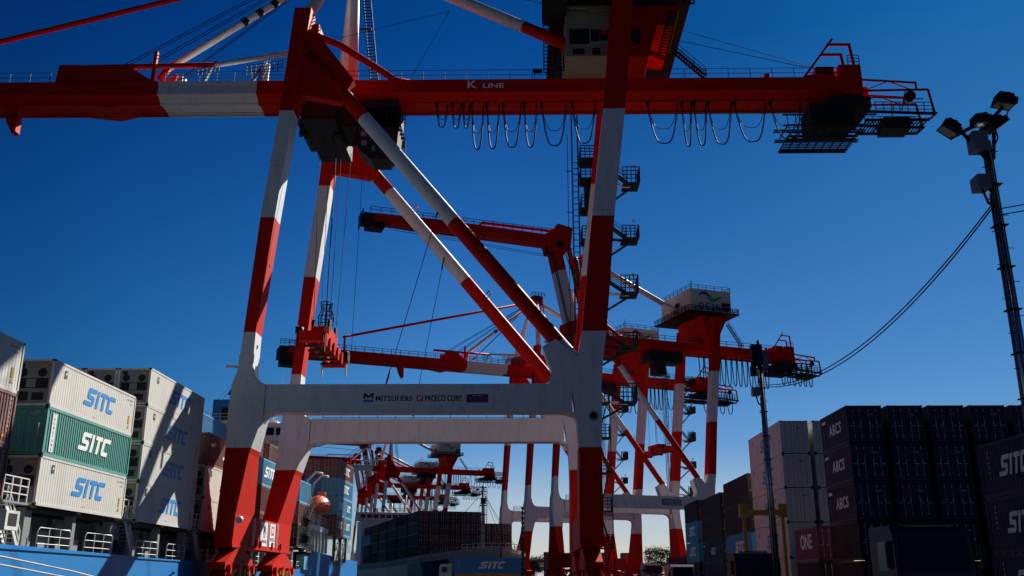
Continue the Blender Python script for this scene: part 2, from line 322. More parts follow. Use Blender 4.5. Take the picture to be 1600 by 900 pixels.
def container(x, y, z, Ln, H, col, label, group, rot=0, end='door', logo=None, side=1, lc=None, extra=None):
    o = bpy.data.objects.new('shipping_container', cont_mesh(Ln, H, col)); S.collection.objects.link(o)
    o.location = (x, y, z); o.rotation_euler = (0, 0, rot); tag(o, label, 'container', group)
    if end == 'door':
        for s in (-1, 1):
            d = bpy.data.objects.new('cargo_door', pmesh(('door', s, H, col), lambda b: door(b, s, H, col))); S.collection.objects.link(d); d.parent = o
    elif end == 'cooler':
        d = bpy.data.objects.new('cooling_unit', pmesh(('cool', H), lambda b: cooler(b, H))); S.collection.objects.link(d); d.parent = o
    if logo:
        def f(b):
            X = side*(1.219-.008); r = (0, side, 0)
            if logo == 'SITC':
                hh = 1.15 if Ln > 8 else .95; ww = 4.7 if Ln > 8 else 2.9
                add_sitc(b, hh, ww, frame_m((X, Ln*(.54 if side > 0 else .46), H*.53), r, (0, 0, 1)), lc)
                if col == 'white':
                    yy = Ln-.85 if side > 0 else .85
                    add_text(b, 'SZLU 908172 4', .17, frame_m((X, yy-.1, H-.42), r, (0, 0, 1)), TXK); add_text(b, '45R1', .17, frame_m((X, yy+.1, H-.68), r, (0, 0, 1)), TXK)
                    for zz in (.75, .95, 1.15): b.face([frame_m((X, yy, zz), r, (0, 0, 1)) @ Vector(p) for p in ((-.13, 0, .004), (.13, 0, .004), (.13, .16, .004), (-.13, .16, .004))], YEL)
                    b.face([frame_m((X, yy, .45), r, (0, 0, 1)) @ Vector(p) for p in ((-.17, 0, .004), (.17, 0, .004), (0, .27, .004))], YEL)
                    F = frame_m((X, 1.6 if side > 0 else Ln-1.6, H-.62), r, (0, 0, 1))
                    b.face([F @ Vector(p) for p in ((-.17, -.24, .004), (.17, -.24, .004), (.17, .24, .004), (-.17, .24, .004))], TXK)
                    b.face([F @ Vector(p) for p in ((-.09, -.05, .007), (.10, .0, .007), (.03, .17, .007))], TXW)
                    add_text(b, 'REEFER', .13, frame_m((X, Ln*.5, .32), r, (0, 0, 1)), TXR)
                else:
                    yy = .9 if side > 0 else Ln-.9
                    for i, ch in enumerate('SEGU41'): add_text(b, ch, .2, frame_m((X, yy, H-.45-i*.24), r, (0, 0, 1)), TXW)
            elif logo == 'DONG':
                add_sitc(b, 1.15, 4.7, frame_m((X, Ln*.54, H*.53), r, (0, 0, 1)), lc)
                F = frame_m((X, .95, H*.5), r, (0, 0, 1))
                b.face([F @ Vector(p) for p in ((-.25, -1.12, .003), (.25, -1.12, .003), (.25, 1.12, .003), (-.25, 1.12, .003))], TXW)
                for i, ch in enumerate('7DONGFANG'):
                    add_text(b, ch, .27, F @ Matrix.Translation((0, 1.0-i*.245, .004)), TXK, bold=.02)
            elif logo == 'ABCS':
                add_text(b, 'ABCS', 1.05, frame_m((X, Ln*.47, H*.5), r, (0, 0, 1)), lc, bold=.03, shear=.12, spacing=1.1)
                b.face([frame_m((X, Ln-.7, H-.45), r, (0, 0, 1)) @ Vector(p) for p in ((-.4, -.1, .003), (.45, -.1, .003), (.45, .1, .003), (-.4, .1, .003))], TXW)
                for i, ch in enumerate('ABCU7'): add_text(b, ch, .18, frame_m((X, Ln-.6, H-.9-i*.24), r, (0, 0, 1)), TXW)
            elif logo == 'ONE':
                add_text(b, 'ONE', 1.5, frame_m((X, Ln*.5, H*.55), r, (0, 0, 1)), lc, bold=.03)
            elif logo == 'NUM':
                yy = Ln-.55 if side > 0 else .55
                for i, ch in enumerate('FCIU5281'): add_text(b, ch, .2, frame_m((X, yy, H-.35-i*.24), r, (0, 0, 1)), TXW)
                b.face([frame_m((X, yy+.35 if side < 0 else yy-.35, .4), r, (0, 0, 1)) @ Vector(p) for p in ((-.14, 0, .004), (.14, 0, .004), (0, .25, .004))], YEL)
        lo = bpy.data.objects.new('lettering', pmesh(('logo', logo, Ln, H, side, lc.name if lc else '', col == 'white'), f)); S.collection.objects.link(lo); lo.parent = o
    return o
TIER = {0: [], 1: ['only'], 2: ['lower', 'upper'], 3: ['bottom', 'middle', 'top'], 4: ['bottom', 'second', 'third', 'top'], 5: ['bottom', 'second', 'third', 'fourth', 'top']}
ORD = ['first', 'second', 'third', 'fourth', 'fifth', 'sixth', 'seventh', 'eighth', 'ninth', 'tenth', 'eleventh', 'twelfth']
CN = {'white': 'white', 'teal': 'teal green', 'brown': 'reddish brown', 'blue': 'blue', 'skyblue': 'pale blue', 'navy': 'navy blue', 'dark': 'dark brown', 'maroon': 'dark maroon', 'purple': 'dark purple', 'magenta': 'magenta', 'grey': 'grey'}
# ship in the foreground: stacks listed near to far (y start, outermost column bottom->top)
XS = -27.5-1.22; Z0 = 5.85
def ship_stack(y, name, cols, Ln=12.19):
    """cols: list of columns from the quay side inboard; each a list of (colour,height,logo,lettercolour,end)"""
    for ci, colm in enumerate(cols):
        z = Z0
        for ti, (c, h, lg, lc, en) in enumerate(colm):
            if c is not None:
                t = TIER[len(colm)][ti]
                where = 'quayside' if ci == 0 else ORD[ci]+' row inboard'
                txt = ' with lettering' if lg else ''
                container(XS-ci*2.5, y, z, Ln, h-.02, c, f'{CN[c]} container{txt}, {t} of {where} column, {name}', 'containers stacked on the blue ship', end=en, logo=lg, lc=lc)
            z += h
W_ = lambda lg=True: ('white', 2.8, 'SITC' if lg else None, TXB, 'cooler')
B_ = lambda c, lg=None, h=2.8: (c, h, lg, TXW, 'door')
ship_stack(38.6, 'stack cut by photo edge', [[B_('brown', 'NUM'), B_('brown', 'NUM'), B_('brown', 'NUM'), ('white', 2.85, 'SITC', TXB, 'cooler')][0:4] and [B_('brown', 'NUM'), B_('brown', 'NUM'), ('white', 2.85, 'SITC', TXB, 'cooler')]])
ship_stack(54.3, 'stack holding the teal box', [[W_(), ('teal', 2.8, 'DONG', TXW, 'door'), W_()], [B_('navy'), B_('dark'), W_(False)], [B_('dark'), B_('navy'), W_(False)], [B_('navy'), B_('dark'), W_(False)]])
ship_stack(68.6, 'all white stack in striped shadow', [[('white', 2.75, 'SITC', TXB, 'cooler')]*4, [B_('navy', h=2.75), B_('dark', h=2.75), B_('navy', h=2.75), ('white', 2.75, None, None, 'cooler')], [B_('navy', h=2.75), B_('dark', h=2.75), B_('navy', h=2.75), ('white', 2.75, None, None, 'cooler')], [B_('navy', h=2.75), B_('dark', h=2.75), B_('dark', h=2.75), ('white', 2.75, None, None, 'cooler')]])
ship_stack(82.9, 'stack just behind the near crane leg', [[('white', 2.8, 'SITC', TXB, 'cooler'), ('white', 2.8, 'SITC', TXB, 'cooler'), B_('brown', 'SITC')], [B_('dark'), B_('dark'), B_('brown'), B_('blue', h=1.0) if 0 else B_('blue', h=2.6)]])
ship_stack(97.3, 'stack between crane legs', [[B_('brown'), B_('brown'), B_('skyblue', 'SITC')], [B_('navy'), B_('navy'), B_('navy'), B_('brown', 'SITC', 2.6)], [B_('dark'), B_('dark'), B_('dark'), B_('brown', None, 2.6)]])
ship_stack(118.3, 'short stack beside far crane leg', [[B_('dark', None, 2.6), B_('brown', None, 2.6), B_('skyblue', None, 2.7)]], 6.06)
ship_stack(112.3, 'stack before the bridge', [[], [B_('navy', None, 2.9), B_('navy', None, 2.9), B_('navy', None, 2.9), B_('brown', 'SITC', 2.8)], [B_('dark', None, 2.9), B_('dark', None, 2.9), B_('dark', None, 2.9), B_('dark', None, 2.8)]])
def stern_stack():
    y = 137.5; nm = 'stern stack by the lifeboat'; zz = 8.2
    for ci in range(5):
        for ti, (c, two) in enumerate([('brown', 1), ('blue', 1), ('blue', 0), ('brown', 0)]):
            z = zz+ti*2.62; t = ['bottom', 'second', 'third', 'top'][ti]; x = -26.6-1.22-ci*2.5
            col = c
            if ci: col = ['brown', 'dark', 'navy', 'brown'][ti] if ci > 1 else ['dark', 'blue', 'blue', 'brown'][ti]
            where = 'quayside' if ci == 0 else ORD[ci]+' row inboard'
            if ci == 0 and two:
                for k in range(2):
                    cc = [['brown', 'skyblue'], ['skyblue', 'skyblue']][ti][k]
                    container(x, y+k*6.2, z, 6.06, 2.59, cc, f'{CN[cc]} short container, {t} tier, {["nearer","farther"][k]} half of {nm}', 'containers stacked on the blue ship', end='door', logo='SITC', lc=TXW)
            else:
                cc = {2: 'skyblue', 3: 'brown'}.get(ti) if ci == 0 else col
                container(x, y, z, 12.19, 2.59, cc, f'{CN[cc]} long container, {t} of {where} column, {nm.replace("stern stack", "stack")}', 'containers stacked on the blue ship', end='door', logo='SITC' if ci == 0 else None, lc=TXW)
stern_stack()

# ------------------------------------------------------------------ blue ship
def blue_ship():
    sh = empty('container_ship', (-38, 60, -2.4), 0, 'blue hulled container ship moored along the quay with stacked boxes', 'container ship')
    def P(x, y, z): return (x+38, y-60, z+2.4)
    def bld(b, name, par=sh):
        b.v = [P(*v) for v in b.v]; return b.build(name, par)
    b = MB()
    X = -27.5; top = [(-40, 3.9), (50, 3.65), (80, 3.35), (118, 3.2), (121, 3.3), (127.5, 5.6), (140, 5.3), (144, 3.9), (147, 3.9), (148, 5.1), (160, 5.0), (162, 5.0)]
    for (ya, za), (yb, zb) in zip(top, top[1:]):
        n = max(1, int((yb-ya)/6))
        for i in range(n):
            y1 = ya+(yb-ya)*i/n; y2 = ya+(yb-ya)*(i+1)/n; z1 = za+(zb-za)*i/n; z2 = za+(zb-za)*(i+1)/n
            b.face([(X, y1, -3), (X, y2, -3), (X, y2, z2), (X, y1, z1)], HULL)
            b.face([(X-21, y1, -3), (X-21, y1, z1), (X-21, y2, z2), (X-21, y2, -3)], HULL)
            b.face([(X, y1, z1-.25), (X, y2, z2-.25), (X-21, y2, z2-.25), (X-21, y1, z1-.25)], GREY)
    b.face([(X, 162, -3), (X-21, 162, -3), (X-21, 162, 5), (X, 162, 5)], HULL)
    b.bar((X+.02, -40, 3.86), (X+.02, 118, 3.16), .12, .12, HULL)
    bld(b, 'hull')
    b = MB(); b.box(-46.5, -29.9, -30, 124.6, 3.2, 5.55, GREY)
    for y in range(40, 124, 3): b.box(-29.9, -29.6, y, y+.2, 3.2, 5.5, GREY)
    bld(b, 'hatch_coaming')
    def box_posts(y0, y1):
        for y in (y0+.35, (y0+y1)/2, y1-.35):
            b = MB(); wd = .75 if y != (y0+y1)/2 else .42
            b.box(-28.5, -27.95, y-wd/2, y+wd/2, 3.3, 5.72, GREY)
            b.box(-28.3, -27.7, y-.25, y+.25, 5.72, 5.84, YEL)
            bld(b, 'support_post')
    for y0, y1 in ((38.6, 50.8), (54.3, 66.5), (68.6, 80.8), (82.9, 95.1), (97.3, 109.5), (112.3, 124.5)):
        box_posts(y0, y1)
        b = MB(); b.box(-47, -27.8, y0, y1, 5.60, 5.80, DKM); bld(b, 'hatch_cover')
        for k in range(2):                                   # rounded tube railings
            a = y0+1.1+k*(y1-y0)/2; c = a+(y1-y0)/2-2.0; b = MB(); x = -27.65; z1, z2 = 3.5-(y0-50)*.01, 4.75-(y0-50)*.01
            b.tube([(x, a, z1), (x, a, z2-.2), (x, a+.2, z2), (x, c-.2, z2), (x, c, z2-.2), (x, c, z1)], .035, SHIPW, 6)
            for z in (z1+.35, z1+.78): b.tube([(x, a, z), (x, c, z)], .022, SHIPW, 5)
            for i in (1, 2): b.tube([(x, a+(c-a)*i/3, z1), (x, a+(c-a)*i/3, z2)], .025, SHIPW, 5)
            bld(b, 'railing')
        for k in range(5):                                   # lockers and vents on deck
            y = y0+1+k*2.3+rnd.random()*.5; h = rnd.uniform(.8, 1.9); b = MB()
            b.box(-29.4, -28.8, y, y+rnd.uniform(.5, 1.6), 3.4, 3.4+h, GREY); bld(b, 'deck_locker')
    # lashing bridges: stair and cage between bays
    for y in (51.1, 66.9, 81.2, 95.5):
        b = MB(); b.rail([(-27.7, y, 5.9), (-27.7, y+2.6, 5.9)], SHIPW, 1.3, .9, .03, 2); b.rail([(-28.6, y, 5.9), (-28.6, y+2.6, 5.9)], SHIPW, 1.3, .9, .03, 2)
        b.box(-29, -27.6, y, y+2.7, 5.78, 5.9, GREY)
        for x in (-46, -40, -34, -30): b.box(x-.15, x+.15, y+1, y+1.4, 3.3, 10, GREY)
        b.box(-47, -29, y+.9, y+1.5, 9.7, 9.9, GREY); b.stair((-28.1, y+2.5, 3.4), (-28.1, y+.6, 5.8), .7, SHIPW, (1, 0, 0))
        bld(b, 'lashing_bridge')
    b = MB(); b.box(-28.0, -27.2, 50.9, 52.3, 4.35, 5.35, SHIPW); b.face([(-27.19, 51.15, 4.55), (-27.19, 52.05, 4.55), (-27.19, 52.05, 5.2), (-27.19, 51.15, 5.2)], DKM); bld(b, 'control_box')
    # accommodation block
    MAPA = lambda x, y, z: P(x*.9-6, y+12.8, z+1.8 if z > 17 else z)
    def bld(b, name, par=sh):
        b.v = [MAPA(*v) for v in b.v]; return b.build(name, par)
    b = MB(); b.box(-47.5, -31, 112.5, 124, 3, 17.8, SHIPW); b.box(-48.5, -28.3, 112.9, 118, 17.8, 20.1, SHIPW); b.box(-47, -30, 113.5, 123, 20.1, 20.5, SHIPW)
    b.box(-42, -36, 119.5, 124, 20.5, 24.5, HULL); b.box(-29.6, -28.4, 117.2, 118.4, 3.2, 17.8, SHIPW)
    acc = bld(b, 'accommodation_block')
    for i in range(13):
        b = MB(); x = -47.9+i*1.5; b.box(x, x+1.2, 112.86, 112.9, 18.5, 19.5, GLS); bld(b, 'window', acc)
    b = MB(); b.rail([(-48.3, 113.2, 20.12), (-28.6, 113.2, 20.12), (-28.6, 117.8, 20.12)], SHIPW, 1.3, 1.6, .035, 2); bld(b, 'bridge_railing')
    b = MB(); b.tube([(-36.6, 114.5, 20), (-36.0, 114.5, 31)], .22, SHIPW, 8, r2=.08); b.bar((-38.6, 114.3, 28.1), (-35.6, 114.3, 28.0), .25, .3, SHIPW)
    for z in (22.5, 24, 25.6, 26.9, 29.2): b.box(-36.7, -35.9, 114.1, 114.9, z, z+.35, DKM); b.bar((-36.9, 114.4, z-.3), (-35.5, 114.4, z-.3), .08, .08, DKM)
    b.box(-38.6, -37.3, 114, 115.3, 20.4, 22.4, DKM); b.prism([(-38.1, 24.2), (-36.9, 24.2), (-37.5, 25.2)], 114.4, 114.5, DKM)
    for dx in (-6, -4.5, -3): b.tube([(-36.5+dx, 114.5, 20.4), (-36.3, 114.5, 27)], .02, DKM, 4)
    bld(b, 'radar_mast')
    b = MB(); b.tube([(-33, 115, 20.4), (-33, 115, 22.6)], .18, SHIPW, 8); b.bar((-34.4, 115, 22.7), (-31.6, 115, 22.7), .3, .25, SHIPW)
    b.tube([(-31, 115, 20.4), (-31, 115, 24)], .12, SHIPW, 8); b.box(-32.2, -30.4, 114.4, 115.6, 22.6, 22.75, SHIPW); b.rail([(-32.2, 114.4, 22.75), (-30.4, 114.4, 22.75), (-30.4, 115.6, 22.75)], SHIPW, .9, .6, .03, 1)
    b.tube([(-30, 114.4, 24.2), (-29.9, 114.4, 27)], .03, SHIPW, 5); bld(b, 'radar_platform')
    def bld(b, name, par=sh):
        b.v = [P(*v) for v in b.v]; return b.build(name, par)
    # poop: white winch house, davit, stairs
    b = MB(); b.box(-36, -28.1, 125, 136, 5.2, 5.4, GREY); b.box(-27.95, -27.55, 126.0, 137.2, 8.2, 8.85, SHIPW)
    for y in (126.2, 128.6, 130.7, 132.8, 134.9, 137.0): b.box(-27.9, -27.6, y-.25, y+.25, 5.5, 8.2, SHIPW)
    b.box(-36, -27.9, 126, 137.2, 8.85, 9.0, SHIPW); b.box(-27.9, -27.6, 126, 127.5, 5.5, 6.9, SHIPW)
    bld(b, 'poop_house')
    b = MB()
    for y in (127.0, 131.0):
        b.box(-29.2, -28.7, y, y+.5, 9, 12.6, SHIPW); b.tube([(-29, y+.2, 12.6), (-28.6, y+.2, 14.6), (-27.6, y+.2, 15.6), (-26.7, y+.2, 15.4)], .16, SHIPW, 8)
    b.box(-28.3, -27.9, 132.6, 133.2, 9, 12, CONT['white']); b.rail([(-27.7, 126.4, 9), (-27.7, 137, 9)], GALV, 1.1, 1.2, .03, 2); bld(b, 'davit')
    b = MB(); b.stair((-26.9, 140.5, 2.0), (-27.3, 146.5, 6.5), .8, GALV, (1, 0, 0)); bld(b, 'gangway')
    b = MB()
    for y in (140.5, 145, 149.5):
        b.box(-27.5, -27.1, y-.15, y+.15, 4.5, 8.1, GREY)
        for z in (6.0, ): b.rail([(-27.3, y, z), (-27.3, y+3.5, z)], GALV, 1.1, 1.1, .03, 2)
    for i in range(6): b.bar((-27.3, 140+i*2, 6.1), (-27.3, 142+i*2, 8.0), .07, .07, GREY)
    b.box(-46, -26.5, 137.4, 150, 7.95, 8.15, GREY); bld(b, 'stern_platform')
    b = MB()
    for k in range(3):
        z = 5.2+k*2.0; b.box(-28.6, -26.9, 121.0, 124.8, z, z+.12, DKM); b.rail([(-26.9, 121, z), (-26.9, 124.8, z)], DKM, 1.1, .9, .03, 2); b.stair((-27.2, 121.2, z), (-27.2, 124.4, z+2), .6, DKM, (1, 0, 0))
    b.box(-28.2, -27.2, 121.6, 124, 3.2, 5.0, CONT['skyblue']); bld(b, 'access_tower')
    return sh
blue_ship()
lb = empty('lifeboat', (-27.3, 129.2, 11.4), 0, 'orange enclosed lifeboat hanging from its davit near the blue ship stern', 'lifeboat')
b = MB(); n = 16; rings = []
for i in range(13):
    t = i/12*2-1; yy = t*2.7; rr = max(.12, (1-abs(t)**2.6))**.6
    rings.append([(math.cos(a)*1.45*rr, yy, (math.sin(a)*1.35*rr if math.sin(a) > 0 else math.sin(a)*1.15*rr)) for a in [2*math.pi*j/n for j in range(n)]])
for A, B in zip(rings, rings[1:]):
    for j in range(n): b.face([A[j], A[(j+1) % n], B[(j+1) % n], B[j]], ORG, True)
b.face(rings[0], ORG); b.face(rings[-1][::-1], ORG); b.build('shell', lb)
b = MB(); b.tube([(math.cos(a)*1.5, 0, 0) for a in (0, .1)] if 0 else [(1.3, -1.9, 0), (1.47, 0, -.05), (1.3, 1.9, 0)], .06, BLK, 6); b.tube([(-.9, -2.45, 0), (.9, -2.45, 0)], .05, BLK, 6); b.build('fender', lb)
b = MB(); b.box(-.5, .5, .6, 1.8, 1.05, 1.9, ORG); b.face([(.52, .8, 1.45), (.52, 1.6, 1.45), (.52, 1.6, 1.8), (.52, .8, 1.8)], GLS); b.build('helm_hood', lb)

# ------------------------------------------------------------------ gantry cranes
BANDS = [12.9, 23.3, 34.4, 45.5]
def bandm(z):
    return [RED, WHT, RED, WHT, RED][sum(z > t for t in BANDS)]
def band_rings(rs):
    out = [rs[0]]
    for a, c in zip(rs, rs[1:]):
        for t in BANDS:
            if a[0] < t-.01 and c[0] > t+.01:
                k = (t-a[0])/(c[0]-a[0]); out.append(tuple(a[i]+(c[i]-a[i])*k for i in range(5)))
        out.append(c)
    return out
def emblem(mb, M, s):
    def stroke(f0, m):
        n = 14; up = []; lo = []
        for i in range(n+1):
            t = i/n; x, y, wd = f0(t); up.append((x, y+wd/2)); lo.append((x, y-wd/2))
        for i in range(n): mb.face([M @ Vector((p[0]*s, p[1]*s, .01)) for p in (lo[i], lo[i+1], up[i+1], up[i])], m)
    stroke(lambda t: (-1.4+2.0*t, .15+.28*math.sin(t*math.pi*1.6-.3), .42*math.sin(math.pi*min(1, t*1.1+.02))**.7 if t < .9 else .1), TXN)
    stroke(lambda t: (-.4+2.1*t, -.15-.26*math.sin(t*math.pi*1.6-.4), .36*math.sin(math.pi*min(1, t*1.0+.01))**.7+.02), TXG)
FEST = [(643, 188, 18), (667, 190, 14), (684, 190, 11), (703, 225, 20), (729, 224, 20), (761, 222, 30), (792, 222, 21), (832, 220, 41), (882, 216, 38), (1015, 217, 50), (1055, 222, 15), (1078, 221, 20), (1111, 219, 38), (1162, 215, 51), (1222, 211, 50)]
def crane(name_loc, rz, G, W, boom, full, label, group, house_text, loops):
    X0, Y0, Zg = name_loc
    root = empty('gantry_crane', (X0, Y0, 0), rz, label, 'crane', group)
    def part(b, n, par=None): return b.build(n, par or root)
    yc = W/2; B0 = yc-3.25; B1 = B0+4.7; BZ0, BZ1 = 50.3, 52.6
    dl = G-30
    # legs ---------------------------------------------------------
    for far in (0, 1):
        def yy(a, c): return (a, c) if not far else (W-c, W-a)
        sea = [(4.8, -2.2, -.6, -.9, 5.6), (7.4, -2.1, -.5, -.9, 4.9), (12.4, -1.88, .22, -.9, 2.4), (15.4, -1.92, 1.1, -.9, 1.3), (16.0, -1.93, 1.2, -.9, 1.2), (18.5, -1.8, 1.2, -.9, 1.1), (18.9, -1.7, .3, -.9, 1.1), (19.7, -1.4, -.1, -.9, 1.1), (23.4, -1.15, -.05, -.9, 1.1), (34.4, -.5, .85, -.9, 1.1), (45.5, .5, 1.85, -.9, 1.1), (57.0, 1.2, 2.9, -.9, 1.1)]
        land = [(4.8, 28.8, 30.8, -.9, 4.2), (12.4, 28.9, 30.85, -.9, 2.2), (15, 28.8, 30.95, -.9, 1.4), (18.4, 28.3, 31.0, -.9, 1.1), (20.8, 28.9, 31.2, -.9, 1.1), (23.4, 29.4, 31.6, -.9, 1.1), (34.5, 30.6, 32.65, -.9, 1.1), (45.7, 31.95, 34.05, -.9, 1.1), (58, 33.2, 35.3, -.9, 1.1)]
        land = [(r[0], r[1]+dl, r[2]+dl, r[3], r[4]) for r in land]
        if not full:
            sl = lambda rs: [(r[0], r[1]+(r[2]-r[1])*.09, r[2]-(r[2]-r[1])*.09, r[3]+.1, r[4]-.15) for r in rs]
            sea, land = sl(sea), sl(land)
        for rs in (sea, land):
            b = MB(); rr = [(z, a, c, *yy(d, e)) for z, a, c, d, e in rs]; b.loft(band_rings(rr), bandm)
            x0 = rs[0][1]; ya, yb = yy(-.93, 1)
            # seams, bolt lugs and a service ladder on the face
            for z in (9.5, 21.2, 29, 40, 50):
                r = [q for q in rs if q[0] <= z][-1]; r2 = [q for q in rs if q[0] > z][0]; k = (z-r[0])/(r2[0]-r[0]); a = r[1]+(r2[1]-r[1])*k; c = r[2]+(r2[2]-r[2])*k
                b.box(a-.02, c+.02, ya-.02 if not far else ya, (ya+.05), z, z+.07, bandm(z))
                b.box(c, c+.12, (ya+yb)/2-.1, (ya+yb)/2+.1, z+.8, z+1.1, bandm(z))
            part(b, 'leg')
        y = 0 if not far else W
        b = MB(); ya, yb = y-.85, y+.85
        b.box(1.25, 28.35+dl, ya, yb, 16.0, 18.5, WHT)
        b.prism([(1.0, 16.0), (1.05, 15.2), (1.35, 15.75), (2.0, 16.0)], ya+.1, yb-.1, WHT)
        b.prism([(-.1, 18.5), (-.1, 20.4), (.15, 19.3), (.6, 18.7), (1.3, 18.5)], ya+.1, yb-.1, WHT)
        # wide node where brace, beam and leg meet
        b.prism([(27.6+dl, 16.0), (28.9+dl, 16.0), (28.9+dl, 15.0), (28.5+dl, 15.7)], ya+.1, yb-.1, WHT)
        b.prism([(26.3+dl, 18.5), (26.6+dl, 19.6), (25.8+dl, 21.9), (27.0+dl, 22.6), (29.4+dl, 20.5), (29.9+dl, 19.8), (29.9+dl, 18.5)], ya+.05, yb-.05, WHT)
        b.box(1.25, 28.35+dl, ya-.06, ya, 16.0, 16.08, WHT); b.box(1.25, 28.35+dl, ya-.06, ya, 18.42, 18.5, WHT)
        for x in (3.6, 9, 15, 21, 26+dl): b.box(x-.02, x+.02, ya-.012, ya, 16.1, 18.4, WHT)
        pb = part(b, 'portal_beam')
        if far:
            b = MB(); b.rail([(2.2, yb-.1, 18.5), (28+dl, yb-.1, 18.5)], DKM, 1.1, 2.0 if full else 3, .03 if full else .05, 2); part(b, 'handrail', pb)
        # diagonal brace
        p0 = Vector((2.9, y, 52.0)); p1 = Vector((29.6+dl, y, 19.6)); cuts = [0]+sorted((52.0-t)/(52.0-19.6) for t in (45.1, 34.2, 22.4))+[1]
        b = MB()
        for k, (a, c) in enumerate(zip(cuts, cuts[1:])): b.tube([p0.lerp(p1, a), p0.lerp(p1, c)], .72 if full else .6, [RED, WHT, RED, WHT][k], 20, cap=k in (0, 3))
        for t in (.30, .62): q = p0.lerp(p1, t); b.tube([q+Vector((.5, 0, .75)), q+Vector((.75, 0, 1.1)), q+Vector((1.05, 0, .85)), q+Vector((.8, 0, .5))], .07, RED if t < .4 else DKM, 6)
        b.prism([(1.8, 47.5), (1.6, 55), (3.4, 54.5), (7.5, 49.0), (6.3, 46.6), (4.9, 46.9)], y-.55, y+.55, RED)
        part(b, 'brace')
        if full:
            for p, q in (((-7.9+24.2, 36), (-12.4+24.2, 18.5)),) if not far else (((-9.0+24.2, 36.7), (-12+24.2, 18.7)),):
                b = MB(); a = Vector((p[0], y-.3 if not far else y-1, p[1])); c = Vector((q[0], y-.3 if not far else y-1, q[1])); b.tube([a, c], .035, DKM, 5); b.tube([a, a.lerp(c, .08)], .08, DKM, 6); b.tube([c.lerp(a, .08), c], .09, DKM, 6); part(b, 'guy_wire')
    # sill beams with bogies -----------------------------------------
    for sx, (a, c) in (('sea', (-2.0, -.52)), ('land', (28.9+dl, 30.75+dl))):
        b = MB(); b.box(a, c, 4.2, W-4.2, 4.8, 7.35, RED); b.box(a-.05, c+.05, -1.2, W+1.2, 4.55, 4.8, RED)
        if full and sx == 'sea':
            for y in (4.9, 5.3, 7.35, 10.2, 13.4, 13.8): b.box(c, c+.05, y, y+.09, 4.9, 7.3, WHT)
            for y, s in ((6.0, 1), (7.4, 1), (11.6, 1), (15.0, 1)): b.box(c, c+.18, y, y+.25, 4.8, 5.4, RED)
        sb = part(b, 'sill_beam')
        if full and sx == 'sea':
            b = MB(); F = frame_m((c+.06, 8.7, 6.05), (0, 1, 0), (0, 0, 1)); b.box(c, c+.055, 7.6, 9.8, 4.95, 7.15, TXW)
            add_text(b, 'M', 1.05, F @ Matrix.Translation((0, .38, .0)), TXK, bold=.06); add_text(b, 'E&S', .5, F @ Matrix.Translation((0, -.2, .0)), TXB); add_text(b, 'MITSUI E&S', .36, F @ Matrix.Translation((0, -.68, .0)), TXK, bold=.02); part(b, 'sign_plate', sb)
            b = MB(); F = frame_m((c+.06, 11.7, 6.05), (0, 1, 0), (0, 0, 1)); b.box(c, c+.055, 10.7, 12.7, 4.95, 7.15, TXW)
            b.face([F @ Vector(p) for p in ((-.5, 0, .003), (.5, 0, .003), (.5, .85, .003), (-.5, .85, .003))], TXR); b.face([F @ Vector(p) for p in ((-.3, .2, .006), (.05, .2, .006), (.3, .65, .006), (-.3, .65, .006))], TXW)
            add_text(b, 'PACECO', .42, F @ Matrix.Translation((0, -.4, .0)), TXK, bold=.02); part(b, 'sign_plate', sb)
        for y in (1.6, W-1.6):
            b = MB(); xm = (a+c)/2; z0 = gz(Y0) if full else 1.7; hh = 4.55
            b.prism([(y-4.2, z0+1.9), (y+4.2, z0+1.9), (y+4.2, z0+2.5), (y+1.0, hh), (y-1.0, hh), (y-4.2, z0+2.5)], xm-.75, xm+.75, RED, 'x')
            for s in (-2.6, 2.6):
                b.prism([(y+s-2.0, z0+.55), (y+s+2.0, z0+.55), (y+s+2.0, z0+1.2), (y+s+.6, z0+1.9), (y+s-.6, z0+1.9), (y+s-2, z0+1.2)], xm-.6, xm+.6, RED, 'x')
                for t in (-1.35, -.45, .45, 1.35): b.tube([(xm-.35, y+s+t, z0+.38), (xm+.35, y+s+t, z0+.38)], .38, DKM, 14)
                b.box(xm+.6, xm+1.0, y+s-.4, y+s+.4, z0+.9, z0+1.7, YEL if s < 0 else DKM)
            for t in (-3.4, -1.2, 1.6, 3.6): b.box(xm+.75, xm+1.05, y+t-.25, y+t+.2, z0+1.6, z0+2.3, RED)
            if full and sx == 'sea':
                b.tube([(xm+.9, y-2.5, z0+.3), (xm+1.3, y-2, z0+2.4), (xm+1.3, y+1, z0+2.9)], .04, DKM, 5)
                for t in (-2.2, -.9, .5, 1.9): b.box(xm+.8, xm+1.1, y+t, y+t+.16, z0+.5, z0+2.0, [YEL, DKM, WHT, YEL][int(t+3) % 4])
            part(b, 'bogie')
    # cross beams at the top ------------------------------------------
    b = MB(); b.hexa([(1.3, 1.1, 53.6), (3.3, 1.1, 53.6), (3.3, W-1.1, 53.6), (1.3, W-1.1, 53.6), (1.3, 1.1, 56.4), (3.3, 1.1, 56.4), (3.3, W-1.1, 56.4), (1.3, W-1.1, 56.4)], RED); part(b, 'top_cross_beam')
    b = MB(); b.box(33.0+dl, 35.1+dl, 1.1, W-1.1, 55.4, 57.6, RED); part(b, 'top_cross_beam')
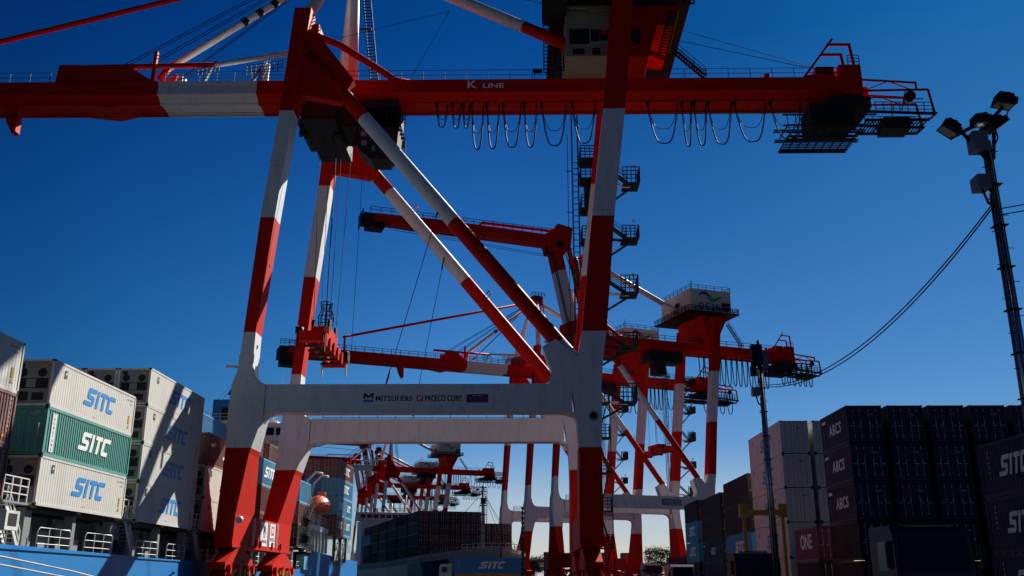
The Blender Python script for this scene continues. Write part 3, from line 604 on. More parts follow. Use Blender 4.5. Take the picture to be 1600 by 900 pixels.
    # girder ----------------------------------------------------------
    def girder(x0, x1, m):
        b = MB(); pr = [(B0, 51.4), (B0, 52.35), (B0-.12, 52.35), (B0-.12, 52.6), (B1+.12, 52.6), (B1+.12, 52.35), (B1, 52.35), (B1, 50.85), (B1-.5, 50.6), (B0+.9, 50.6), (B0+.45, 50.95), (B0-.12, 51.08), (B0-.12, 51.4)]
        b.prism(pr[::-1], x0, x1, m, 'x')
        b.box(x0, x1, B0+1.0, B0+1.25, 50.4, 50.6, m); b.box(x0, x1, B1-1.2, B1-.95, 50.4, 50.6, m)
        n = int((x1-x0)/3)
        for i in range(n): x = x0+(i+.5)*(x1-x0)/n; b.box(x-.03, x+.03, B0-.03, B0+.0, 51.42, 52.34, m); b.box(x-.05, x+.05, B0+1.25, B1-1.2, 50.5, 50.6, m)
        return b
    gx1 = (59.4 if full else 57.0)+dl
    b = girder(-.5, gx1, RED)
    for x in (50+dl, 56+dl): b.tube([(x, B0+.3, 52.5), (x, B0+.3, 53.1)], .35, RED, 10)
    b.bar((2.9, 1, 53.7), (11.6, B0+1, 52.7), .8, .9, RED) if 0 else None
    gd = part(b, 'girder')
    if full:
        b = MB(); F = frame_m((-2.35+24.2-1.6, B0-.14, 51.9), (1, 0, 0), (0, 0, 1)); add_text(b, 'K', 1.25, F @ Matrix.Translation((-1.55, .02, .0)), TXW, bold=.02, sx=1.2, ext=.02); add_text(b, 'LINE', .75, F @ Matrix.Translation((.75, -.12, .0)), TXW, bold=.02, sx=1.5, ext=.02); part(b, 'lettering', gd)
    # tie tube from the apex down to the girder top
    for y, s in ((0, 1), (W, -1)):
        b = MB(); yt = B0+.8 if s > 0 else B1-.8; b.tube([(2.6, y, 54.6), (5.4, y+(yt-y)*.2, 54.1), (9.2, y+(yt-y)*.7, 53.1), (10.5, y+(yt-y)*.93, 52.8), (12.2, yt, 52.7)], .36, RED, 12); part(b, 'apex_tie')
    b = MB(); rl = [(x, B0, 52.6) for x in (-.3, gx1-2)]; b.rail([(p[0], B1, p[2]) for p in rl], DKM, 1.15, 2.3 if full else 4, .025, 1); part(b, 'handrail'); b = MB(); b.rail(rl, DKM, 1.15, 2.3 if full else 3.2, .025 if full else .05, 1)
    if full:
        for x in (27.0, 28.2, 25.4): b.box(x-.03, x+.03, B0+.2, B0+.26, 52.6, 54.2, DKM)
        b.box(25.2, 26.2, B0+.1, B0+.5, 53.6, 53.9, DKM)
    part(b, 'handrail')
    # tail: end frame, counterweight box, derrick and baskets
    tx = gx1
    b = MB(); b.box(tx-4.2, tx-2.3, B0+.2, B1-.2, 52.6, 54.0, RED); b.box(tx-1.9, tx+.4, B0-.2, B1-.6, 50.6, 54.0, RED); b.box(tx-.2, tx+1.2, B0+.6, B1-.6, 49.6, 51.8, RED)
    b.box(tx-3.5, tx+1.0, B0-.3, B1+.3, 48.9, 50.2, DKM); part(b, 'counterweight')
    b = MB(); p = (tx-5.6, B0, 52.6)
    b.bar(p, (tx-2.2, B0, 57.2), .22, .22, RED); b.bar((tx-2.9, B0, 56.5), (tx-.4, B0, 56.5), .2, .25, RED); b.bar((tx-.5, B0, 56.6), (tx-.2, B0, 53.8), .25, .25, RED)
    b.bar((tx-3.6, B0, 55.3), (tx-1.5, B0, 55.3), .2, .25, RED); b.bar((tx-1.5, B0, 55.4), (tx-1.3, B0, 53.6), .25, .25, RED); b.bar((tx-5.6, B0, 52.7), (tx-3, B0, 52.8), .2, .3, RED)
    b.rail([(tx-.9, B0-.2, 54), (tx+.3, B0-.2, 54)], DKM, 1.1, .6, .03, 2); part(b, 'derrick')
    b = MB(); r = .09 if full else .13
    for y in (B0, B1-1.5):
        b.bar((tx+.3, y, 52.3), (tx+6.0, y, 51.9), r*1.6, r*2.2, RED); b.bar((tx+.3, y, 51.0), (tx+7.2, y, 51.1), r*1.6, r*2.2, RED); b.bar((tx+6.0, y, 52.0), (tx+6.0, y, 51.0), r*2, r*2, RED); b.bar((tx+7.2, y, 51.1), (tx+7.6, y, 48.2), r*2, r*2, RED)
        b.bar((tx+1, y, 51.2), (tx+3.2, y, 52.1), r, r, RED); b.bar((tx+3.2, y, 52.1), (tx+5.4, y, 51.1), r, r, RED); b.bar((tx+1.1, y, 50.2), (tx+6.6, y, 50.0), r, r, RED); b.bar((tx+4.8, y, 50.9), (tx+4.2, y, 48.7), r, r, DKM)
        b.bar((tx+.3, y, 48.6), (tx+7.6, y, 48.3), r*2, r*3, DKM); b.bar((tx+.3, y, 47.6), (tx+6.9, y, 47.6), r*2, r*3, DKM); b.bar((tx+6.9, y, 47.6), (tx+7.8, y, 48.4), r*2, r*2, DKM)
        b.rail([(tx+1.5, y, 48.5), (tx+7.4, y, 48.4)], DKM, 1.2, .9, r*.35, 2)
    for x in (tx+.6, tx+2.2, tx+3.8, tx+5.4, tx+6.9): b.bar((x, B0, 47.8), (x, B1-1.5, 47.8), .12, .12, DKM)
    [b.bar((tx+.5+.33*i, B0+.1, 47.64), (tx+.5+.33*i, B1-1.6, 47.64), .12, .06, DKM) for i in range(20)]; b.box(tx+2.4, tx+5.2, B0+.5, B1-2, 46.9, 48.2, DKM)
    b.tube([(tx+5.3, B0-.1, 50.4), (tx+5.3, B0+.4, 50.4)], .55, DKM, 14); part(b, 'end_frame')
    b = MB(); c0, c1 = tx-8.3, tx-.6; r = .05 if full else .09
    bz = 45.7 if full else 47.4
    for z, a, c in ((48.9 if not full else 48.1, c0, c1+2), (46.9 if full else 48.2, c0, c1+1.2), (bz, c0+.4, c1-.2)):
        for y in (B0-.3, yc, B1-1): b.bar((a, y, z), (c, y, z), r*2, r*3, DKM)
    for i in range(9):
        x = c0+.4+(c1-c0-.8)*i/8; b.bar((x, B0-.3, 48.2), (x+(.2 if i < 5 else -.5), B0-.3, bz), r*1.4, r*1.4, DKM); b.bar((x, B0-.3, bz+.05), (x, B1-1, bz+.05), r*2, r*2, DKM); b.bar((x, B0-.3, bz+1.2), (x, B1-1, bz+1.2), r*2, r*2, DKM)
    for k in range(4): z = bz+.3+k*.33; b.bar((c0+.3, B0-.3, z), (c1-.1+k*.25, B0-.3, z), r, r, DKM)
    [b.bar((c0+.4, B0-.2+.42*i, bz-.1), (c1-.2, B0-.2+.42*i, bz-.1), .15, .08, DKM) for i in range(10)]; b.box(c0+3.0, c0+7.4, B0, B1-1.2, bz+1.3, 49.6, DKM)
    b.box(c0+.4, c1-.4, B0-.36, B0-.3, bz-.2, bz+.05, DKM); part(b, 'service_basket')
    # machinery house --------------------------------------------------
    hx0, hx1 = (28.4+dl, 40.2+dl) if full else (G-1.6, G+8.6)
    zf = 58.8
    b = MB(); b.box(hx0, hx1, -1.0 if full else .3, W-1.5, zf, zf+5.2, HOUSE); b.box(hx0-.1, hx1+.1, -1.1 if full else .2, W-1.4, zf+5.2, zf+5.35, HOUSE)
    hs = part(b, 'machinery_house')
    hy = -1.0 if full else .3
    b = MB(); b.box(hx0-1.5, hx1+1.2, hy-1.3, W-.3, zf-.25, zf, DKM)
    b.rail([(hx0-1.4, W-.5, zf), (hx0-1.4, hy-1.2, zf), (hx1+1.1, hy-1.2, zf), (hx1+1.1, W-.5, zf)], DKM, 1.1, 1.6, .035 if full else .06, 2)
    b.rail([(hx0, W-1.6, zf+5.35), (hx0, hy, zf+5.35), (hx1, hy, zf+5.35), (hx1, W-1.6, zf+5.35)], DKM, 1.0, 2.0, .03 if full else .045, 1); part(b, 'walkway', hs)
    b = MB(); b.prism([(hx0+3.2, zf-.25), (hx1-.3, zf-.25), (hx1-3.4, BZ1), (hx0+5.0, BZ1)][::-1] if not full else [(9.6+24.2+dl, zf-.25), (hx1-.3, zf-.25), (hx1-.6, zf-2.6), (37.9+dl, 56.3), (36.9+dl, BZ1), (9.5+24.2+dl, BZ1)][::-1], 1.6, W-2.6 if not full else 10.5, RED)
    if full: b.box(34.1, 36.6, 1.5, 1.6, 53.6, 55.9, RED); b.box(34.7, 36.1, 1.45, 1.5, 53.8, 55.7, DKM)
    part(b, 'house_support', hs)
    if full:
        b = MB(); b.box(hx0+.1, 9.2+24.2, 1.4, 10.5, BZ1+.01, zf-.3, BEIGE); part(b, 'electrical_room', hs)
        for (a, c, z0, z1) in ((28.9, 30.9, 54.0, 55.7), (31.1, 31.9, 54.3, 55.6), (32.0, 32.9, 54.4, 55.5), (31.2, 32.0, 52.75, 53.5), (29.2, 30.4, 52.8, 53.4)):
            b = MB(); b.box(a, c, 1.3, 1.4, z0, z1, DKM); part(b, 'vent_panel', hs)
        b = MB(); b.tube([(hx0+.5, .9, 57.9), (33, .9, 57.9)], .12, BEIGE, 8); b.tube([(31, .8, 57.5), (33, .8, 57.5)], .08, BEIGE, 8); part(b, 'duct', hs)
        b = MB()
        for (p, q2, wd) in (((26.9, B0-1.2, 52.7), (26.9, B0-1.2, 64), 1.1), ((28.0, B0-1.6, 52.7), (28.0, B0-1.6, 60), .8)): b.ladder(p, q2, wd, DKM, (1, 0, 0), .42, .06)
        for z in (57.4, 59.0, 60.5): b.box(26.2, 28.6, -1.5, 3, z-.12, z, DKM); b.rail([(26.2, 3, z), (26.2, -1.5, z), (28.6, -1.5, z)], DKM, 1.2, .7, .04, 3)
        part(b, 'access_ladder')
        b = MB(); b.ladder((38.3, 1.2, 52.8), (39.6, 1.2, 57.6), .9, DKM, (1, 0, 0), .35, .07); b.bar((38.9, 1.15, 52.8), (40.1, 1.15, 57.6), .12, .12, YEL)
        b.ladder((40.6, -1.8, 56.5), (42.2, -1.8, 64), 1.0, DKM, (1, 0, 0), .5, .08); part(b, 'access_ladder')
        b = MB(); b.stair((43.4, B0, 52.7), (39.9, B0-.4, 55.9), .8, DKM, (0, 1, 0)); part(b, 'stair')
        b = MB(); b.bar((33.8, 1.0, 54.4), (38.7, 2.4, 52.8), .35, .4, RED); b.bar((34.0, .8, 54.3), (29.5, 2.4, 57), .3, .3, RED); part(b, 'knee_brace')
    else:
        b = MB(); F = frame_m(((hx0+hx1)/2, hy-.02, zf+3.4), (1, 0, 0), (0, 0, 1)); emblem(b, F @ Matrix.Translation((-.4, .35, 0)), 2.0)
        part(b, 'emblem', hs)
        b = MB(); add_text(b, house_text, 1.9, frame_m(((hx0+hx1)/2-.6, hy-.02, zf+1.5), (1, 0, 0), (0, 0, 1)), TXK, bold=.02, spacing=1.2, ext=.012); part(b, 'lettering', hs)
        b = MB()
        for i in range(2):
            for k in range(2): b.box(hx1-2.4+i*1.15, hx1-1.5+i*1.15, hy-.35, hy, zf+.9+k*.95, zf+1.6+k*.95, DKM)
        b.box(hx0-.3, hx0, hy+5, hy+6.5, zf+2.2, zf+3.2, DKM); part(b, 'air_unit', hs)
        b = MB(); b.tube([(hx0+1.3, 2, zf+5.3), (hx0+1.3, 2, zf+8)], .08, DKM, 5); b.bar((hx0+.9, 2, zf+7.2), (hx0+1.7, 2, zf+7.2), .06, .06, DKM); part(b, 'antenna', hs)
        b = MB(); b.stair((G+13.5, B0, 52.7), (G+9.5, B0-.6, 57.6), .9, DKM, (0, 1, 0)); part(b, 'stair')
    # trolley with operator cab -----------------------------------------
    if full:
        b = MB(); b.box(1.2, 11.0, B0+.2, B1+.2, 47.3, 50.4, DKM); b.box(1.6, 5.0, 3, W-5, 46.6, 48.3, DKM); b.box(.7, 1.5, 6, 12, 47.2, 48.2, DKM)
        for x in (1.4, 4.6): b.tube([(x, 6, 46.6), (x, 8, 46.6)], .35, DKM, 10)
        rt = random.Random(5)
        for i in range(26):
            x, y, z_ = rt.uniform(1.3, 10.6), rt.uniform(B0, B1), rt.uniform(46.7, 47.2); b.box(x, x+rt.uniform(.2, .9), y, y+rt.uniform(.2, .8), z_, 47.3, DKM if i % 3 else GREY)
        b.rail([(.6, B0, 47.3), (.6, B1, 47.3)], DKM, 1.1, .8, .04, 2); b.rail([(.6, B0-.2, 48.9), (6.4, B0-.2, 48.9)], DKM, 1.0, .9, .035, 2)
        b.tube([(.8, 6.4, 47.0), (.8, 6.7, 46.4)], .18, DKM, 8)
        for x in (3.2, 4.1): b.tube([(x, 7, 46.6), (x, 7, 46.0)], .06, DKM, 5)
        tr = part(b, 'trolley')
        b = MB(); b.prism([(6.6, 49.5), (6.6, 45.6), (7.2, 44.6), (8.4, 43.6), (10.2, 43.6), (11.0, 45.0), (11.3, 49.5)], 6.2, 9.0, DKM); b.rail([(11.2, 6, 46.6), (11.9, 6, 44.2)], DKM, 1.3, .5, .04, 2); b.rail([(9.8, 6, 48), (11.8, 6, 47.2)], DKM, 1.2, .5, .04, 2)
        b.box(10.4, 11.9, 6, 9, 44.1, 44.2, DKM); b.tube([(11.4, 6.2, 43.3), (11.4, 6.2, 44.2)], .2, DKM, 8); part(b, 'operator_cab', tr)
        for (x, z, r) in ((7.5, 46.5, .3), (7.6, 45.4, .28), (8.6, 44.8, .2)):
            b = MB(); b.box(x-r, x+r, 6.14, 6.2, z-.3, z+.3, mat('cab_window', (.05, .2, .25), .1, dirt=0, spec=.8)); part(b, 'window', tr)
    else:
        b = MB(); b.box(18, 26, B0+.3, B1-.3, 48.0, 50.4, DKM); b.box(19, 21.6, B0, B1-2, 45.0, 47.6, DKM); b.rail([(18, B0, 47.6), (26, B0, 47.6)], DKM, 1.4, 1, .06, 2); tr = part(b, 'trolley')
        b = MB()
        for (x, y) in ((20.5, yc-1.5), (21, yc+1.5), (24.5, yc-1.5), (25, yc+1.5)): b.tube([(x, y, 45.9), (x, y, 8 if boom == 'down' else 31)], .035, DKM, 4)
        part(b, 'hoist_rope', tr)
    # apex A frame and stays ---------------------------------------------
    ap = Vector((4.7, yc, 70.5))
    for y in (0, W):
        b = MB(); b.tube([(2.3, y, 56.6), ap+Vector((0, (-1.2 if y == 0 else 1.2), 0))], .62, WHT, 14, r2=.5); part(b, 'a_frame_leg')
    b = MB(); b.tube([(5.6, yc-.5, 52.7), ap+Vector((.3, 0, 0))], .55, WHT, 14, r2=.45); b.ladder((8.2, yc-2, 52.7), (6.0, yc-1, 70), .8, DKM, (1, 0, 0), .4, .06)
    b.tube([(6.2, yc-2, 59.6), (7.6, yc-2, 59.6)], .1, DKM, 6); part(b, 'a_frame_leg')
    b = MB(); b.box(3.5, 6.2, yc-1.8, yc+1.8, 69.6, 71.6, RED); b.tube([(4.8, yc-2.1, 70.8), (4.8, yc+2.1, 70.8)], .8, DKM, 14); b.rail([(3, yc-2, 71.4), (6.6, yc-2, 71.4)], DKM, 1, 1, .05, 1); part(b, 'apex_head')
    b = MB(); e = Vector((29.2+dl, 2.0, 54.0)) if full else Vector((G-.5, yc-1, zf+1)); b.tube([ap, ap.lerp(e, .80)], .62, WHT if full else WHT, 14); b.tube([ap.lerp(e, .80), e], .62, RED if full else WHT, 14); part(b, 'back_stay')
    if full:
        b = MB()
        for z0, x1, z1 in ((66, 28, 59.5), (68, 28, 64)): b.tube([(8, 6, z0), (x1, 3, z1)], .04, DKM, 4)
        b.tube([(12.2, 6, 52.7), (16.2, 6, 61)], .03, DKM, 4); b.tube([(3.5, 6, 57.5), (16.2, 6, 61)], .03, DKM, 4)
        for k in (0, 1): b.tube([(41, 5+k, 57.8-k*.7), (57, 6.2, 53.2)], .04, DKM, 4)
        for y in (B0+.4, B0+1.1): b.tube([(-48, y, 49.2), (54, y, 49.0)], .03, DKM, 4)
        part(b, 'stay_rope')
    # festoon cables -------------------------------------------------------
    if full:
        for px, yb_, hw in FEST:
            xc = (px-800)/1490*(93.6)+1.25+24.2-.02; wd = hw/1490*93.6/2*1.02; dp = (yb_-176)/1490*93.6*1.12+.15
            b = MB()
            for off, k, r in ((0, 1, .075), (.25, .62, .035)):
                pts = []
                for i in range(17):
                    t = i/16*2-1; u = abs(t); pts.append((xc+wd*t, B0+1.1+off, 50.3-(dp+1.65)*k*(1-u**3.2)))
                b.tube(pts, r, BLK, 6)
            b.box(xc-wd-.15, xc-wd+.15, B0+.9, B0+1.5, 50.1, 50.4, DKM); part(b, 'festoon_cable')
    else:
        for (xa, xb, n, dp) in loops:
            for i in range(n):
                wd = (xb-xa)/n/2; xc = xa+(2*i+1)*wd; b = MB()
                pts = [(xc+wd*.86*(j/6-1), B0+1.1, 50.3-(dp+1.2)*(1-abs(j/6-1)**3)) for j in range(13)]
                b.tube(pts, .12, BLK, 5); part(b, 'festoon_cable')
    # access tower on the far landward leg ---------------------------------
    yl = W
    b = MB(); lx = 30.3+dl if full else G+.0
    for a in (-.35, .35):
        for c in (-.35, .35): b.bar((lx+a, yl+1.6+c, 8), (lx+a, yl+1.6+c, 57 if full else 50), .12, .12, DKM)
    z = 8
    while z < 50: b.bar((lx-.35, yl+1.25, z), (lx+.35, yl+1.25, z+.0), .08, .08, DKM); z += .75 if full else 2
    if full:
        b.tube([(lx-.9, yl+1.4, 22), (lx-.9, yl+1.4, 53)], .04, DKM, 4)
        for z in (24, 28.5, 33.5, 38.5, 43, 48.2): b.bar((lx-1.1, yl+1.4, z), (lx-.3, yl+1.4, z), .08, .08, DKM)
        for z, wd in ((48.9, 1.6), (46.4, 2.2), (42.7, 2.6), (38.9, 1.8), (33, 1.2), (28.5, 1.4)):
            b.box(lx+.5, lx+.5+wd, yl-1, yl+1.6, z-.15, z, DKM); b.rail([(lx+.5+wd, yl-1, z), (lx+.5, yl-1, z), (lx+.5, yl+1.6, z)], DKM, 1.5, .5, .045, 3); b.bar((lx+.2, yl+.5, z-.2), (lx+3.2, yl+.5, z+.3), .18, .25, DKM)
        b.box(lx+.9, lx+2.4, yl-.6, yl+.8, 43.2, 46.4, DKM)
    part(b, 'lift_tower')
    lv = [20.2, 26.3, 32.4, 38.8, 45.5] if full else [20.2, 26.3, 32.4, 38.8, 45.0]
    for i, z in enumerate(lv):
        b = MB(); xo = (34.3+dl if full else G+3.0)+(z-20)*.05
        b.box(xo, xo+1.9, yl-1.6, yl+1.0, z-.12, z, DKM); b.rail([(xo+.0, yl-1.6, z), (xo+1.9, yl-1.6, z), (xo+1.9, yl+1.0, z)], DKM, 1.9 if i % 2 == 0 else 1.4, .45, .045 if full else .07, 3)
        xl = (29.9+dl)+(z-20)*.1+1
        b.bar((xo+1.2, yl-.4, z-.1), (xl, yl-.4, z-2.6), .18, .22, DKM); b.bar((xo+1.0, yl-.4, z-.1), (xl, yl-.4, z+.3), .2, .3, WHT if i % 2 == 0 else DKM)
        b.stair((xl+.1, yl-1.1, z+2.2 if full else z+2), (xo+.5, yl-1.1, z), .7, DKM, (0, 1, 0), full)
        b.box(xo+1.2, xo+1.5, yl-1.5, yl-1.2, z+1.9, z+2.2, WHT); part(b, 'landing')
    if full:                                          # switchback stair beside the near landward leg foot
        b = MB(); zs = [1.2, 4.8, 8.2, 11.8, 15.2, 18.6]; xa, xb = 31.35, 32.3
        for i, (z0, z1) in enumerate(zip(zs, zs[1:])):
            p, q2 = ((xa, 9.5, z0), (xb, 9.5, z1)) if i % 2 == 0 else ((xb, 9.5, z0), (xa, 9.5, z1)); b.ladder(p, q2, .8, DKM, (0, 1, 0), .3, .04)
            b.box(xa-.2, xb+.2, 8.7, 10.3, z1-.1, z1, DKM); b.rail([(xa-.2, 8.7, z1), (xb+.2, 8.7, z1), (xb+.2, 10.3, z1)], DKM, 1.2, .5, .035, 3)
        for x in (xa-.2, xb+.2): b.bar((x, 8.7, 1), (x, 8.7, 18.6), .1, .1, DKM)
        part(b, 'stair_tower')
    # boom -----------------------------------------------------------------
    def rest(mats, x0, x1):
        pass
    if boom == 'down':
        be = -48 if full else -57
        for (a, c, m) in (((be, -39.0, RED), (-39.0, -14.6, RED), (-14.6, -4.1, WHT), (-4.1, -.6, RED))): part(girder(a, c, m), 'boom')
        b = MB(); b.rail([(be, B0, 52.6), (-26.3 if full else -20.5, B0, 52.6)], DKM, 1.15, 2.2, .025 if full else .05, 1); part(b, 'handrail'); b = MB(); b.rail([(-14, B0, 52.6), (-1, B0, 52.6)], DKM, 1.15, 1.8, .025 if full else .05, 2); part(b, 'handrail')
        hp = [(-25.8, 52.6), (-14.6, 52.6), (-16.0, 53.2), (-17.5, 54.2), (-19, 54.7), (-25.6, 54.8)] if full else [(-20.2, 52.6), (-15.4, 52.6), (-16.0, 53.6), (-17.0, 54.6), (-20.0, 54.7)]
        for q0 in (B0+.1, B1-1.1): b = MB(); b.prism(hp, q0, q0+1.0, RED); part(b, 'hinge_plate')
        b = MB(); b.tube([(-23, B0+.4, 54.6), (-8.8, B0+.2, 54.7)], .28, RED, 12); b.tube([(-8.8, B0+.2, 54.7), (2.2, B0-2, 55.2)], .28, WHT, 12); part(b, 'link_tube')
        b = MB(); b.bar((-15.3, B0, 52.6), (-15.2, B0, 56.2), .35, .4, RED); b.bar((-15.0, B1-1, 52.6), (-14.4, B1-1, 55.6), .3, .3, RED)
        for x, h in ((-12.7, 1.3), (-12.3, .9), (-3.7, 2.9), (-3.4, 2.6)): b.bar((x, B0+1, 52.6), (x+.05, B0+1, 52.6+h), .3, .3, WHT)
        b.prism([(-17.5, 52.6), (-14, 52.6), (-13.5, 54.6), (-14.2, 54.3)], B0+2, B0+2.3, RED)
        for x in (-18.5, -19.8, -17.2): b.tube([(x, B0+1, 53.2), (x, B0+1.6, 53.2)], .6, DKM, 12)
        part(b, 'boom_bracket')
        b = MB()
        for x0_, x1_ in ((-10.6, -8.4), (-5.4, -1.6)): b.rail([(x0_, B0+.2, 53.4), (x1_, B0+.2, 54.0)], DKM, 1.2, .5, .035, 2); b.bar((x0_+.8, B0+.2, 52.6), (x0_+1.5, B0+.2, 54.6), .45, .12, GREY)
        for x in (-4.3, -4.0): b.bar((x+.2, B0+.2, 52.7), (x+1.0, B0+.2, 55.2), .12, .12, GREY)
        part(b, 'access_walkway')
        b = MB(); b.prism([(-31.6, 50.6), (-29.9, 50.6), (-29.9, 47.6), (-30.3, 47.4), (-31.0, 48.6)], B0+1.3, B0+2.2, RED); part(b, 'latch_bracket'); b = MB(); b.prism([(-24, 50.6), (-18, 50.6), (-20, 50.1)], B0+.9, B1-.5, RED); part(b, 'hinge_bracket')
        b = MB(); b.tube([ap, (-14.2, B0+1, 54.8)], .38, WHT, 12); b.tube([(-14.2, B0+1, 54.8), (-15, B0+1, 53.4)], .38, RED, 12)
        for t in (.44, .52, .60): q2 = ap.lerp(Vector((-14.2, B0+1, 54.8)), t); b.tube([q2-Vector((.25, 0, .25)), q2+Vector((.25, 0, .25))], .46, DKM, 10)
        part(b, 'inner_fore_stay')
        ox = -38 if full else -43
        b = MB(); b.tube([ap, (ox, B0+.2, 56.2)], .3, RED, 10); b.tube([(ox, B0+.2, 56.2), (ox-2, B0+.2, 55.6)], .25, RED, 10); b.bar((ox-1.5, B0+.2, 52.6), (ox-1.5, B0+.2, 56), .35, .6, RED); part(b, 'outer_fore_stay')
        b = MB()
        for k, (xe, ze) in enumerate(((-19.5, 54.8), (-18.9, 54.8), (-17.5, 54.4), (-16.9, 54.4), (-13.2, 53), (-12.7, 53.2))): b.tube([(4.2-k*.1, yc-1.5+k*.3, 70.5-k*.1), (xe, B0+.8, ze)], .045 if full else .06, DKM, 5)
        part(b, 'hoist_rope')
        if not full or 1:
            b = MB(); b.box(be-2, be-.02, B0-.2, B1+.2, 50.0, 52.4, DKM); b.box(be-1.6, be+2.8, B0-.1, B1-1, 48.2, 49.9, DKM); b.rail([(be-2, B0-.4, 52.6), (be+3, B0-.4, 52.6)], DKM, 1.3, 1, .05, 2); b.rail([(be-2, B0-.3, 48.2), (be+3, B0-.3, 48.2)], DKM, 1.3, 1, .05, 2)
            part(b, 'boom_tip')
    else:                                             # folded: inner piece raised, outer piece level
        h0 = Vector((1.4, yc, 50.8)); h1 = Vector((-3.4, yc, 72.5))
        for (a, c, m) in ((0, .22, RED), (.22, .74, WHT), (.74, 1.0, RED)):
            b = MB(); b.bar(h0.lerp(h1, a), h0.lerp(h1, c), 4.6, 3.0, m, (0, 1, 0)) if 0 else b.bar(h0.lerp(h1, a), h0.lerp(h1, c), 2.2, 3.2, m, (0, 1, 0)); part(b, 'boom')
        b = MB(); b.ladder((h0.x-1.7, B0+1, h0.z), (h1.x-1.7, B0+1, h1.z), .8, DKM, (0, 1, 0), .6, .07); b.ladder((h0.x+2.0, B0+1, h0.z), (h1.x+2.6, B0+1, h1.z), .9, DKM, (1, 0, 0), .9, .09); part(b, 'boom_ladder')
        b = MB(); b.prism([(-5.2, 70.5), (-.6, 71.0), (.0, 76.4), (-3.5, 77.0), (-4.8, 74.8), (-6.2, 74.4)], B0+.2, B0+1.2, RED); b.prism([(-5.2, 70.5), (-.6, 71.0), (.0, 76.4), (-3.5, 77.0), (-4.8, 74.8), (-6.2, 74.4)], B1-1.2, B1-.2, RED)
        b.tube([(-3.2, B0, 72.2), (-3.2, B1, 72.2)], .9, DKM, 14); b.box(-5, -1, B0+1.2, B1-1.2, 71, 73, DKM); part(b, 'knuckle')
        b = MB(); b.prism([(-6, 74.2), (-4.0, 72.8), (-4.6, 72.0), (-44, 72.4), (-44, 74.0), (-30, 74.4)], B0+.4, B1-.9, RED); b.box(-44, -4.6, B0+.25, B0+.4, 73.0, 73.2, RED); part(b, 'boom')
        b = MB(); b.bar((-20, yc, 76), (-.4, yc, 76.2), .6, .5, RED); b.bar((-.4, yc, 76), (2.6, yc, 60), .6, .6, RED); b.bar((-21, yc, 75), (-20, yc, 76), .6, .5, RED); part(b, 'link_tube')
        b = MB(); b.rail([(-45, B0+.5, 74.2), (-5, B0+.5, 74.4)], DKM, 1.2, 2.2, .05, 1); part(b, 'handrail')
        b = MB(); b.box(-46.2, -44.02, B0+.3, B1-.6, 72.0, 73.9, DKM); b.box(-45.6, -42.0, B0+.4, B1-1.4, 70.8, 72.2, DKM); b.rail([(-46.5, B0, 71.4), (-46.5, B1, 71.4)], DKM, 3, 1, .06, 3); b.rail([(-46, B0, 70.8), (-41, B0, 70.8)], DKM, 1.3, 1, .05, 2); part(b, 'boom_tip')
        b = MB()
        for k in range(2): b.tube([(-40, B0+k, 71), (-5, B0+k, 69.2)], .05, DKM, 4)
        for k in range(4): b.tube([(-1.8+k*.4, B0+k, 71), (4.4+k*.3, yc-1+k*.5, 56)], .06, DKM, 4)
        part(b, 'hoist_rope')
        b = MB()
        for (p, q2, m) in (((3.2, yc-2, 53), (1.0, yc-2, 70), RED), ((5.0, yc-1, 56), (3.0, yc-1, 69.5), WHT), ((4.8, yc+2, 70.5), (8.5, yc, 60), RED), ((8.5, yc, 60), (9.4, yc, 53), WHT)): b.tube([p, q2], .42, m, 10)
        for z in (56, 59, 62, 65, 68): b.box(2.2, 5.6, B0, B0+2, z, z+.15, DKM); b.rail([(2.2, B0, z), (5.6, B0, z)], DKM, 1.1, .8, .06, 2)
        b.tube([(3.4, B0, 69), (3.4, B0+2, 69)], 1.1, RED, 14); b.tube([(4.8, B0-1, 66.5), (4.8, B0+1, 66.5)], .9, RED, 12); part(b, 'raised_boom_tower')
    # signs on the near portal beam -------------------------------------------
    b = MB()
    if full:
        Y = -.85; F = lambda x, z: frame_m((x+24.2, Y-.01, z), (1, 0, 0), (0, 0, 1))
        b.face([F(-13.8, 17.3) @ Vector(p) for p in ((-.45, -.1, .0), (-.27, -.1, 0), (-.27, .12, 0), (0, -.06, 0), (.27, .12, 0), (.27, -.1, 0), (.45, -.1, 0), (.45, .38, 0), (.27, .38, 0), (0, .15, 0), (-.27, .38, 0), (-.45, .38, 0))], TXK)
        b.face([F(-13.8, 17.02) @ Vector(p) for p in ((-.45, -.14, 0), (.45, -.14, 0), (.45, .08, 0), (-.45, .08, 0))], TXB)
        add_text(b, 'MITSUI E&S', .66, F(-11.55, 17.2), TXK, bold=.02, width=3.25, ext=0)
        b.face([F(-9.25, 17.2) @ Vector(p) for p in ((-.27, -.27, 0), (.27, -.27, 0), (.27, .27, 0), (-.27, .27, 0))], TXR); b.face([F(-9.25, 17.2) @ Vector(p) for p in ((-.15, -.17, .005), (-.02, -.17, .005), (-.02, .0, .005), (.17, .0, .005), (.17, .17, .005), (-.15, .17, .005))], TXW)
        add_text(b, 'PACECO CORP.', .72, F(-7.15, 17.2), TXK, bold=.03, width=3.3, ext=0)
        b.face([F(-4.15, 17.2) @ Vector(p) for p in ((-.98, -.38, 0), (.98, -.38, 0), (.98, .38, 0), (-.98, .38, 0))], NAVYP)
        for k, (z, ww) in enumerate(((.24, .5), (.05, .8), (-.1, .8), (-.25, .7))):
            for i in range(4): b.face([F(-4.15+(i-1.5)*ww*.5, 17.2+z) @ Vector(p) for p in ((-ww*.16, -.025, .005), (ww*.16, -.025, .005), (ww*.16, .025, .005), (-ww*.16, .025, .005))], TXR if k else TXW)
        part(b, 'lettering')
